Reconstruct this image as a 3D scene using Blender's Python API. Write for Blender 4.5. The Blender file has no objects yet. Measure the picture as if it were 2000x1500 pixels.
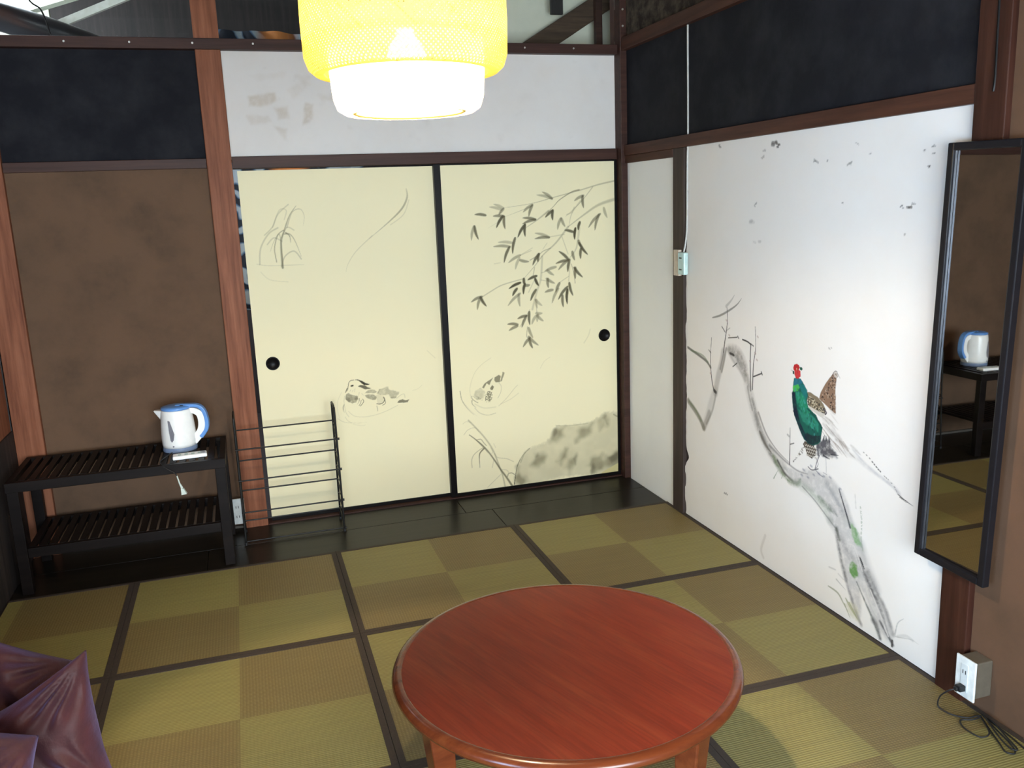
import bpy, bmesh, math, random
import numpy as np
from mathutils import Matrix, Vector
C = bpy.context.scene.collection
PI = math.pi
# ------------------------------------------------------------ camera, sky, exposure
cam = bpy.data.cameras.new('camera'); co = bpy.data.objects.new('camera', cam); C.objects.link(co)
R_ = Vector((0.9531656, -0.29996889, -0.03865237)); U_ = Vector((0.09762417, 0.18418159, 0.97803204)); F_ = Vector((0.28626013, 0.9359999, -0.20483977))
M4 = Matrix((R_, U_, -F_)).transposed().to_4x4(); M4.translation = Vector((-2.0073, -4.3923, 1.5561))
co.matrix_world = M4
cam.sensor_width = 36; cam.lens = 1690.14 * 36 / 2000; cam.clip_start = .05
bpy.context.scene.camera = co
W = bpy.data.worlds.new('sky'); bpy.context.scene.world = W; W.use_nodes = True
bg = W.node_tree.nodes['Background']; bg.inputs[0].default_value = (0.80, 0.885, 1.0, 1); bg.inputs[1].default_value = 14.8
vs = bpy.context.scene.view_settings
vs.view_transform = 'Standard'; vs.look = 'None'; vs.exposure = 1.0; vs.gamma = 1.0; vs.use_curve_mapping = False
def portal(name, loc, rot, sx, sy):
    l = bpy.data.lights.new(name, 'AREA'); l.shape = 'RECTANGLE'; l.size = sx; l.size_y = sy; l.cycles.is_portal = True
    o = bpy.data.objects.new(name, l); C.objects.link(o); o.location = loc; o.rotation_euler = rot; return o
# sky light enters by the big window on the left, the small one behind the camera and two openings added to light the back room
portal('window_daylight', (-3.14, -4.05, .9), (0, -PI/2, 0), 1.0, 1.1)
portal('garden_daylight', (-1.75, -5.66, 1.2), (PI/2, 0, 0), 2.5, 1.6)
portal('added_side_opening_light', (-4.46, 1.3, 2.2), (0, -PI/2, 0), 1.5, 2.0)  # unseen side opening, added so that sky light reaches the attic
portal('added_roof_opening_light', (-3.4, 1.3, 3.38), (0, 0, 0), 1.0, 1.0)  # unseen roof opening, added to brighten the log and the white strip
LAMP = Vector((-1.598, -2.332, 0))     # pendant lamp axis
pl = bpy.data.lights.new('pendant_bulb_light', 'POINT'); pl.energy = 650; pl.color = (1.0, .84, .62); pl.shadow_soft_size = .045
po = bpy.data.objects.new('pendant_bulb_light', pl); C.objects.link(po); po.location = LAMP + Vector((0, 0, 1.90))

# ------------------------------------------------------------ helpers
def tag(o, label=None, cat=None, group=None, kind=None):
    if label: o['label'] = label
    if cat: o['category'] = cat
    if group: o['group'] = group
    if kind: o['kind'] = kind
    return o
def empty(name, loc=(0, 0, 0), rz=0, parent=None):
    o = bpy.data.objects.new(name, None); C.objects.link(o); o.location = loc; o.rotation_euler = (0, 0, rz); o.empty_display_size = .05
    if parent: o.parent = parent
    return o
def obj(name, bm, mat, parent=None, loc=None, smooth=False, bevel=0, seg=2, sub=0):
    bmesh.ops.recalc_face_normals(bm, faces=bm.faces)
    me = bpy.data.meshes.new(name); bm.to_mesh(me); bm.free()
    for m in (mat if isinstance(mat, (list, tuple)) else [mat]): me.materials.append(m)
    if smooth:
        for p in me.polygons: p.use_smooth = True
    o = bpy.data.objects.new(name, me); C.objects.link(o)
    if parent: o.parent = parent
    if loc: o.location = loc
    if bevel:
        b = o.modifiers.new('bevel', 'BEVEL'); b.width = bevel; b.segments = seg; b.limit_method = 'ANGLE'; b.angle_limit = .6
    if sub:
        s = o.modifiers.new('sub', 'SUBSURF'); s.levels = sub; s.render_levels = sub
    return o
def hexa(bm, v, mi=0):
    vs_ = [bm.verts.new(p) for p in v]
    for f in ((0, 3, 2, 1), (4, 5, 6, 7), (0, 1, 5, 4), (1, 2, 6, 5), (2, 3, 7, 6), (3, 0, 4, 7)):
        fc = bm.faces.new([vs_[i] for i in f]); fc.material_index = mi
def box(bm, x0, x1, y0, y1, z0, z1, mi=0):
    hexa(bm, [(x0, y0, z0), (x1, y0, z0), (x1, y1, z0), (x0, y1, z0), (x0, y0, z1), (x1, y0, z1), (x1, y1, z1), (x0, y1, z1)], mi)
def B(*a):
    bm = bmesh.new(); box(bm, *a); return bm
def bar(bm, p, q, w, h, up=(0, 0, 1)):
    p = Vector(p); q = Vector(q); d = (q - p).normalized(); s = d.cross(Vector(up)).normalized() * w / 2; t = s.normalized().cross(d) * h / 2
    hexa(bm, [p - s - t, p + s - t, q + s - t, q - s - t, p - s + t, p + s + t, q + s + t, q - s + t])
def tube(bm, pts, r, n=8, closed=False):
    pts = [Vector(p) for p in pts]; rings = []; N = len(pts); prev = None
    for i, p in enumerate(pts):
        if closed: d = pts[(i+1) % N] - pts[i-1]
        else: d = pts[min(i+1, N-1)] - pts[max(i-1, 0)]
        d.normalize()
        if prev is None:
            a = Vector((0, 0, 1)) if abs(d.z) < .9 else Vector((1, 0, 0)); s = d.cross(a).normalized()
        else:
            s = (prev - d * prev.dot(d)); s = s.normalized() if s.length > 1e-6 else d.orthogonal().normalized()
        prev = s; t = d.cross(s)
        rr = r[i] if isinstance(r, (list, tuple)) else r
        rings.append([bm.verts.new(p + (s * math.cos(a) + t * math.sin(a)) * rr) for a in [2 * PI * k / n for k in range(n)]])
    for i in range(N if closed else N-1):
        a, b = rings[i], rings[(i+1) % N]
        for k in range(n): bm.faces.new((a[k], a[(k+1) % n], b[(k+1) % n], b[k]))
    if not closed:
        bm.faces.new(rings[0]); bm.faces.new(rings[-1][::-1])
def spline(pts, k=8, closed=False):
    P = [Vector(p) for p in pts]; N = len(P); out = []
    for i in range(N if closed else N-1):
        g = (lambda j: P[j % N]) if closed else (lambda j: P[min(max(j, 0), N-1)])
        a, b, c, d = g(i-1), g(i), g(i+1), g(i+2)
        for j in range(k):
            t = j / k
            out.append(.5 * ((2*b) + (c-a)*t + (2*a-5*b+4*c-d)*t*t + (3*b-a-3*c+d)*t**3))
    if not closed: out.append(P[-1])
    return out
def lathe(bm, prof, n=48, cx=0, cy=0, sx=1, sy=1, cap0=False, cap1=False):
    rings = [[bm.verts.new((cx + r*sx*math.cos(2*PI*k/n), cy + r*sy*math.sin(2*PI*k/n), z)) for k in range(n)] for r, z in prof]
    for i in range(len(rings)-1):
        for k in range(n): bm.faces.new((rings[i][k], rings[i][(k+1) % n], rings[i+1][(k+1) % n], rings[i+1][k]))
    if cap0: bm.faces.new(rings[0][::-1])
    if cap1: bm.faces.new(rings[-1])
def cyl(bm, p, q, r, n=16): tube(bm, [p, q], r, n)
# ------------------------------------------------------------ node materials
def newmat(name):
    m = bpy.data.materials.new(name); m.use_nodes = True; return m, m.node_tree, m.node_tree.nodes['Principled BSDF']
def nd(nt, t, **k):
    n = nt.nodes.new(t)
    for a, b in k.items(): setattr(n, a, b)
    return n
def coords(nt, scale=(1, 1, 1), rot=(0, 0, 0)):
    t = nd(nt, 'ShaderNodeTexCoord'); m = nd(nt, 'ShaderNodeMapping'); m.inputs['Scale'].default_value = scale; m.inputs['Rotation'].default_value = rot
    nt.links.new(t.outputs['Object'], m.inputs[0]); return m.outputs[0]
def noise(nt, vec, scale, detail=4, rough=.6):
    n = nd(nt, 'ShaderNodeTexNoise'); n.inputs['Scale'].default_value = scale; n.inputs['Detail'].default_value = detail; n.inputs['Roughness'].default_value = rough
    nt.links.new(vec, n.inputs['Vector']); return n.outputs[0]
def ramp(nt, fac, stops):
    r = nd(nt, 'ShaderNodeValToRGB'); e = r.color_ramp.elements
    while len(e) < len(stops): e.new(.5)
    for i, (p, c) in enumerate(stops): e[i].position = p; e[i].color = (*c, 1) if len(c) == 3 else c
    nt.links.new(fac, r.inputs[0]); return r.outputs[0]
def mixc(nt, fac, a, b, mode='MIX'):
    m = nd(nt, 'ShaderNodeMix', data_type='RGBA', blend_type=mode)
    for s, v in ((m.inputs[0], fac), (m.inputs[6], a), (m.inputs[7], b)):
        if hasattr(v, 'is_output'): nt.links.new(v, s)
        else: s.default_value = v if not isinstance(v, tuple) else (*v, 1)
    return m.outputs[2]
def mth(nt, op, a, b=0.0):
    m = nd(nt, 'ShaderNodeMath', operation=op)
    for s, v in ((m.inputs[0], a), (m.inputs[1], b)):
        if hasattr(v, 'is_output'): nt.links.new(v, s)
        else: s.default_value = v
    return m.outputs[0]
def bump(nt, bs, h, strength, dist=.002):
    b = nd(nt, 'ShaderNodeBump'); b.inputs['Strength'].default_value = strength; b.inputs['Distance'].default_value = dist
    nt.links.new(h, b.inputs['Height']); nt.links.new(b.outputs[0], bs.inputs['Normal'])
def plain(name, col, rough=.5, metal=0, var=.12, vs_=30, spec=.5, coat=0):
    m, nt, bs = newmat(name); v = coords(nt); n = noise(nt, v, vs_, 3)
    c = ramp(nt, n, [(.3, tuple(x*(1-var) for x in col)), (.7, tuple(min(1, x*(1+var)) for x in col))])
    nt.links.new(c, bs.inputs['Base Color']); bs.inputs['Roughness'].default_value = rough; bs.inputs['Metallic'].default_value = metal
    bs.inputs['Specular IOR Level'].default_value = spec; bs.inputs['Coat Weight'].default_value = coat
    return m
def wood(name, c0, c1, c2, axis='z', scale=1, rough=.5, spec=.4, bmp=.25, coat=0):
    m, nt, bs = newmat(name)
    s = {'x': (1.2, 22, 22), 'y': (22, 1.2, 22), 'z': (22, 22, 1.2)}[axis]
    v = coords(nt, tuple(k*scale for k in s)); n = noise(nt, v, 1.6, 6, .65)
    v2 = coords(nt, (1, 1, 1)); n2 = noise(nt, v2, 3.5, 3)
    c = ramp(nt, n, [(.28, c0), (.5, c1), (.74, c2)])
    c = mixc(nt, mth(nt, 'MULTIPLY', n2, .55), c, c0)
    nt.links.new(c, bs.inputs['Base Color']); bs.inputs['Roughness'].default_value = rough; bs.inputs['Specular IOR Level'].default_value = spec
    bs.inputs['Coat Weight'].default_value = coat; bs.inputs['Coat Roughness'].default_value = .2
    bump(nt, bs, n, bmp); return m
def plaster(name, col, blotch=None, amt=.3, rough=.9, scale=3, attr=False, fine=.15):
    m, nt, bs = newmat(name); v = coords(nt); n = noise(nt, v, scale, 6, .65); f = noise(nt, v, 90, 3)
    b = blotch or tuple(x*.75 for x in col)
    c = mixc(nt, ramp(nt, n, [(.42, (0, 0, 0)), (.72, (amt, amt, amt))]), col, b)
    if attr:
        a = nd(nt, 'ShaderNodeVertexColor', layer_name='ink'); c = mixc(nt, 1.0, c, a.outputs[0], 'MULTIPLY')
    nt.links.new(c, bs.inputs['Base Color']); bs.inputs['Roughness'].default_value = rough; bs.inputs['Specular IOR Level'].default_value = .25
    bump(nt, bs, f, fine); return m
POST = wood('red_brown_post_wood', (.12, .040, .021), (.26, .098, .052), (.38, .16, .09), 'z', rough=.5, spec=.1)
POSTR = wood('deep_red_post_wood', (.022, .008, .005), (.048, .016, .010), (.08, .030, .018), 'z', rough=.45, spec=.2)
BEAM = wood('dark_beam_wood', (.028, .013, .010), (.055, .024, .018), (.085, .038, .026), 'x', rough=.5, spec=.2)
BEAMY = wood('dark_beam_wood_y', (.035, .014, .009), (.075, .028, .017), (.115, .045, .026), 'y', rough=.5, spec=.2)
DARKW = wood('blackened_wood', (.010, .008, .008), (.022, .016, .015), (.045, .032, .030), 'z', rough=.6)
BOARD = wood('polished_floor_board', (.008, .0065, .005), (.014, .011, .008), (.022, .017, .012), 'x', rough=.3, spec=.15, bmp=.08)
SHELF = wood('espresso_shelf_wood', (.0045, .003, .0028), (.008, .0055, .005), (.013, .009, .008), 'x', rough=.45, spec=.12, bmp=.1)
LATT = plain('black_lacquer', (.006, .005, .005), .35, spec=.12)
WHITEP = plaster('white_plaster_plain', (.88, .88, .86), (.82, .81, .79), .35)
UPPERP = plaster('white_plaster_upper', (.70, .67, .64), (.62, .57, .52), .5, attr=True)
WALLP = plaster('white_plaster_painted', (.86, .83, .795), (.81, .75, .68), .5, scale=1.6, attr=True)
NAVY = plaster('navy_plaster', (.0070, .0070, .0105), (.020, .020, .024), .9, scale=5)
BROWN = plaster('brown_earth_plaster', (.125, .072, .043), (.075, .046, .029), .9, scale=4)
RBROWN = plaster('brown_earth_plaster_right', (.13, .067, .037), (.085, .048, .027), .8, scale=4)
CREAM = plaster('cream_door_paper', (.80, .725, .475), (.77, .70, .47), .3, rough=.7, attr=True, fine=.05)
BLACKMETAL = plain('black_wire_metal', (.008, .0075, .007), .45, 0, spec=.25)

# ------------------------------------------------------------ brush painting on wall surfaces (metres on the wall, stored per vertex)
def vnoise(x, z, s, seed=0):
    rs = np.random.RandomState(seed); T = rs.rand(64, 64)
    a = x*s; b = z*s; i = np.floor(a).astype(int); j = np.floor(b).astype(int); u = a-i; v = b-j; u = u*u*(3-2*u); v = v*v*(3-2*v)
    g = lambda p, q: T[p % 64, q % 64]
    return (g(i, j)*(1-u)+g(i+1, j)*u)*(1-v)+(g(i, j+1)*(1-u)+g(i+1, j+1)*u)*v
def brush(xs, zs, data, gain=1.0):
    img = np.ones((len(zs), len(xs), 3))
    for line in data.strip().split('\n'):
        k, p, w, al, pr, col, soft, tex = line.split('|')
        P = [tuple(float(v)/1000 for v in q.split(',')) for q in p.split()]; w = float(w)/1000; al = float(al); al = min(1, al*gain); pr = int(pr); soft = float(soft); tex = int(tex)
        col = np.array([float(v) for v in col.split(',')])
        if k == 's':
            w = max(w, .0028)
            if len(P) == 1: P = P*2
            S = [(v.x, v.y) for v in spline([(a, b, 0) for a, b in P], 5)] if len(P) > 2 else P
            if len(P) == 2: S = [(P[0][0]+(P[1][0]-P[0][0])*t/8, P[0][1]+(P[1][1]-P[0][1])*t/8) for t in range(9)]
        else: S = P
        A = np.array(S); m = w*1.2
        i0, i1 = np.searchsorted(xs, A[:, 0].min()-m), np.searchsorted(xs, A[:, 0].max()+m)
        j0, j1 = np.searchsorted(zs, A[:, 1].min()-m), np.searchsorted(zs, A[:, 1].max()+m)
        if i1-i0 < 1 or j1-j0 < 1: continue
        X, Z = np.meshgrid(xs[i0:i1], zs[j0:j1])
        if k == 's':
            cov = np.zeros(X.shape); n = len(A)-1
            for i in range(n):
                t = (i+.5)/n
                f = {0: 1, 1: 1-.8*t, 2: max(.12, math.sin(PI*min(1, (t*.9+.1))**.8))**.8, 3: .35+.65*math.sin(PI*min(1, t+.1)), 4: .4+.6*t}[pr]
                hw = w*f/2; a, b = A[i], A[i+1]; d = b-a; L = (d@d)+1e-12
                u = np.clip(((X-a[0])*d[0]+(Z-a[1])*d[1])/L, 0, 1)
                D = np.hypot(X-a[0]-u*d[0], Z-a[1]-u*d[1]); e = max(hw*soft*2, .0016)
                cov = np.maximum(cov, np.clip((hw-D)/e+.5, 0, 1)*(1 if pr != 3 else .4+.6*math.sin(PI*t)))
        else:
            ins = np.zeros(X.shape, bool); D = np.full(X.shape, 9.)
            for i in range(len(A)):
                a, b = A[i-1], A[i]
                if a[1] != b[1]:
                    c_ = ((a[1] > Z) != (b[1] > Z)) & (X < (b[0]-a[0])*(Z-a[1])/(b[1]-a[1])+a[0]); ins ^= c_
                d = b-a; L = (d@d)+1e-12; u = np.clip(((X-a[0])*d[0]+(Z-a[1])*d[1])/L, 0, 1)
                D = np.minimum(D, np.hypot(X-a[0]-u*d[0], Z-a[1]-u*d[1]))
            sd = np.where(ins, D, -D) + (vnoise(X, Z, 120 if w < .02 else 30, 4)-.5)*w*.6
            cov = np.clip(sd/max(w, .0016)+.5, 0, 1); cov = cov*cov*(3-2*cov)
        if tex == 1: cov = cov*np.clip(.45+.9*(.6*vnoise(X, Z, 70, 1)+.4*vnoise(X, Z, 220, 2)), 0, 1.15)
        if tex == 3: cov = cov*np.clip(.55+.7*(.65*vnoise(X, Z, 14, 5)+.35*vnoise(X, Z, 38, 6)), 0, 1.1)
        if tex == 2: cov = cov*(vnoise(X, Z, 260, 3) > .45)
        c_ = (np.clip(cov, 0, 1)*al)[..., None]
        img[j0:j1, i0:i1] = img[j0:j1, i0:i1]*(1-c_)+col*c_
    return img
def painted_panel(name, plane, at, xs, zs, img, depth, mat, parent, hole=None, edge=None):
    """front surface as a fine grid with its ink colours, on a solid core; plane 'y' faces -y, 'x' faces -x"""
    nx, nz = len(xs), len(zs); X, Z = np.meshgrid(xs, zs)
    if edge is not None: X = edge(X, Z)
    V = np.zeros((nx*nz+8, 3)); 
    if plane == 'y': V[:nx*nz, 0] = X.ravel(); V[:nx*nz, 1] = at
    else: V[:nx*nz, 1] = X.ravel(); V[:nx*nz, 0] = at
    V[:nx*nz, 2] = Z.ravel()
    e = .0006; x0, x1, z0, z1 = X.max(axis=0).min()+.0 if edge is None else xs[0], xs[-1], zs[0], zs[-1]
    if edge is not None: x1 = X[:, -1].min()
    bx = [(x0, 0, z0), (x1, 0, z0), (x1, 1, z0), (x0, 1, z0), (x0, 0, z1), (x1, 0, z1), (x1, 1, z1), (x0, 1, z1)]
    for i, (a, d, z) in enumerate(bx):
        dd = at + e + d*depth
        V[nx*nz+i] = (a, dd, z) if plane == 'y' else (dd, a, z)
    I = np.arange(nx*nz).reshape(nz, nx)
    q = np.stack([I[:-1, :-1], I[:-1, 1:], I[1:, 1:], I[1:, :-1]], -1).reshape(-1, 4)
    if plane == 'x': q = q[:, ::-1]
    k = nx*nz; q = np.concatenate([q, np.array([(k, k+3, k+2, k+1), (k+4, k+5, k+6, k+7), (k, k+1, k+5, k+4), (k+1, k+2, k+6, k+5), (k+2, k+3, k+7, k+6), (k+3, k, k+4, k+7)])])
    me = bpy.data.meshes.new(name); me.vertices.add(len(V)); me.vertices.foreach_set('co', V.ravel().astype('f'))
    me.loops.add(q.size); me.loops.foreach_set('vertex_index', q.ravel().astype('i')); me.polygons.add(len(q))
    me.polygons.foreach_set('loop_start', np.arange(0, q.size, 4).astype('i')); me.update(calc_edges=True); me.validate()
    ca = me.color_attributes.new('ink', 'FLOAT_COLOR', 'POINT'); col = np.ones((len(V), 4)); col[:nx*nz, :3] = img.reshape(-1, 3)
    ca.data.foreach_set('color', col.ravel().astype('f')); me.materials.append(mat)
    o = bpy.data.objects.new(name, me); C.objects.link(o); o.parent = parent; return o
def flat_panel(name, plane, at, a0, a1, z0, z1, depth, mat, parent):
    bm = bmesh.new()
    if plane == 'y': box(bm, a0, a1, at, at+depth, z0, z1)
    else: box(bm, at, at+depth, a0, a1, z0, z1)
    return obj(name, bm, mat, parent)
PAINT_REEDS_DUCK = '''s|-1809,1288 -1806,1407 -1785,1469 -1755,1537 -1720,1582|11.2|0.42|1|0.1,0.095,0.075|0.35|0
s|-1809,1288 -1806,1395 -1812,1452 -1840,1415 -1860,1370|6.2|0.32|1|0.1,0.095,0.075|0.35|0
s|-1787,1450 -1762,1449 -1743,1423 -1727,1378 -1716,1337|6.3|0.4|1|0.1,0.095,0.075|0.35|0
s|-1780,1456 -1763,1440 -1760,1407|7.5|0.5|1|0.1,0.095,0.075|0.35|0
s|-1835,1318 -1839,1384 -1818,1446 -1789,1469|5.0|0.4|0|0.1,0.095,0.075|0.35|0
s|-1915,1310 -1904,1387 -1861,1454 -1815,1481|7.4|0.22|0|0.1,0.095,0.075|0.35|0
s|-1871,1404 -1838,1434 -1802,1417|6.2|0.2|0|0.1,0.095,0.075|0.35|0
s|-1880,1449 -1839,1487 -1809,1545 -1756,1590|6.2|0.2|0|0.1,0.095,0.075|0.35|0
s|-1839,1484 -1801,1564 -1768,1562 -1781,1519|5.0|0.16|0|0.1,0.095,0.075|0.35|0
s|-1772,1481 -1741,1552 -1702,1566 -1686,1534 -1693,1488|6.2|0.25|1|0.1,0.095,0.075|0.35|0
s|-1814,1294 -1793,1343 -1748,1366 -1717,1326|6.3|0.25|0|0.1,0.095,0.075|0.35|0
s|-1801,1432 -1772,1481 -1740,1467|6.2|0.2|0|0.1,0.095,0.075|0.35|0
s|-1929,1313 -1869,1302 -1707,1298|3.7|0.15|0|0.1,0.095,0.075|0.35|0
s|-1914,1274 -1875,1234 -1789,1218|3.8|0.12|0|0.1,0.095,0.075|0.35|0
s|-1175,1646 -1173,1603 -1205,1546 -1278,1482 -1376,1409|9.2|0.42|3|0.1,0.095,0.075|0.35|0
s|-1362,1421 -1446,1350 -1492,1288 -1505,1249|6.5|0.16|1|0.1,0.095,0.075|0.35|0
s|-1165,1590 -1196,1520 -1266,1471|5.3|0.14|0|0.1,0.095,0.075|0.35|0
s|-1117,816 -1077,774|4.2|0.12|0|0.1,0.095,0.075|0.35|0
p|-1508,699 -1486,698 -1468,690 -1450,677 -1425,667 -1440,665 -1457,666 -1469,676 -1486,693|1.6|0.85|0|0.05,0.05,0.042|0|0
p|-1489,663 -1476,668 -1451,663 -1439,652 -1419,646 -1433,643 -1452,642 -1470,652|2.5|0.7|0|0.05,0.05,0.042|0|0
s|-1508,698 -1524,696 -1534,687 -1538,671 -1541,659|2.8|0.75|0|0.05,0.05,0.042|0.35|0
s|-1541,659 -1551,647 -1555,636|3.2|0.6|0|0.05,0.05,0.042|0.35|0
p|-1549,656 -1540,662 -1540,652 -1547,642 -1551,639|1.9|0.5|0|0.1,0.095,0.075|0|0
s|-1523,668 -1515,669|8.2|0.95|0|0.05,0.05,0.042|0.35|0
p|-1554,625 -1541,633 -1523,621 -1495,612 -1494,596 -1504,581 -1523,576 -1545,587 -1557,602|3.2|0.62|0|0.1,0.095,0.075|0|1
p|-1457,623 -1443,636 -1427,641 -1405,635 -1395,624 -1406,618 -1435,621|3.2|0.42|0|0.1,0.095,0.075|0|1
p|-1458,611 -1435,616 -1410,610 -1398,595 -1403,583 -1425,585 -1449,598|3.8|0.5|0|0.1,0.095,0.075|0|1
p|-1404,606 -1378,610 -1360,595 -1358,575 -1372,560 -1394,562|3.9|0.14|0|0.1,0.095,0.075|0|1
p|-1394,615 -1380,636 -1334,646 -1332,631 -1301,618 -1275,612 -1296,585 -1322,584 -1334,605 -1366,602|9.0|0.36|0|0.1,0.095,0.075|0|1
p|-1325,588 -1293,588 -1303,579 -1319,581|4.5|0.35|0|0.1,0.095,0.075|0|0
s|-1387,620 -1378,637|2.6|0.6|1|0.1,0.095,0.075|0.35|0
s|-1399,561 -1382,558 -1365,564 -1358,578 -1362,592|3.9|0.7|0|0.05,0.05,0.042|0.35|0
s|-1370,550 -1355,558 -1355,575 -1360,592|2.6|0.7|0|0.05,0.05,0.042|0.35|0
s|-1487,598 -1490,582 -1499,570|2.9|0.75|1|0.05,0.05,0.042|0.35|0
s|-1470,593 -1466,580 -1477,565 -1485,558|2.6|0.75|0|0.05,0.05,0.042|0.35|0
s|-1478,588 -1483,572 -1491,561|1.9|0.6|0|0.05,0.05,0.042|0.35|0
s|-1498,616 -1506,594|2.5|0.3|1|0.1,0.095,0.075|0.35|0
s|-1485,630 -1493,605|2.5|0.3|1|0.1,0.095,0.075|0.35|0
s|-1473,623 -1461,609|2.6|0.3|1|0.1,0.095,0.075|0.35|0
s|-1515,646 -1522,634|2.5|0.3|1|0.1,0.095,0.075|0.35|0
s|-1505,652 -1510,633|2.5|0.3|1|0.1,0.095,0.075|0.35|0
s|-1527,648 -1534,636|2.5|0.3|1|0.1,0.095,0.075|0.35|0
p|-1294,555 -1281,567 -1262,571 -1249,563 -1228,566 -1237,552 -1260,552|2.6|0.65|0|0.1,0.095,0.075|0|0
s|-1294,578 -1270,595 -1253,598 -1250,577|2.0|0.25|0|0.1,0.095,0.075|0.35|0
s|-1400,550 -1398,537 -1397,522|2.3|0.5|0|0.1,0.095,0.075|0.35|0
s|-1567,574 -1573,556 -1569,532|5.7|0.4|2|0.1,0.095,0.075|0.35|0
s|-1561,619 -1566,587 -1561,535 -1547,507|1.9|0.22|0|0.1,0.095,0.075|0.35|0
s|-1575,640 -1597,597 -1602,549 -1595,506|1.9|0.12|0|0.1,0.095,0.075|0.35|0
s|-1548,537 -1516,507 -1453,498 -1372,511 -1290,541|2.6|0.2|0|0.1,0.095,0.075|0.35|0
s|-1604,504 -1577,484 -1534,473 -1487,468 -1459,468|3.2|0.22|1|0.1,0.095,0.075|0.35|0
s|-1566,509 -1555,488 -1534,473|2.6|0.2|0|0.1,0.095,0.075|0.35|0
s|-1529,466 -1485,453 -1466,455|1.9|0.12|0|0.1,0.095,0.075|0.35|0
s|-1207,612 -1177,619 -1156,636|2.3|0.12|0|0.1,0.095,0.075|0.35|0'''
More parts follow.
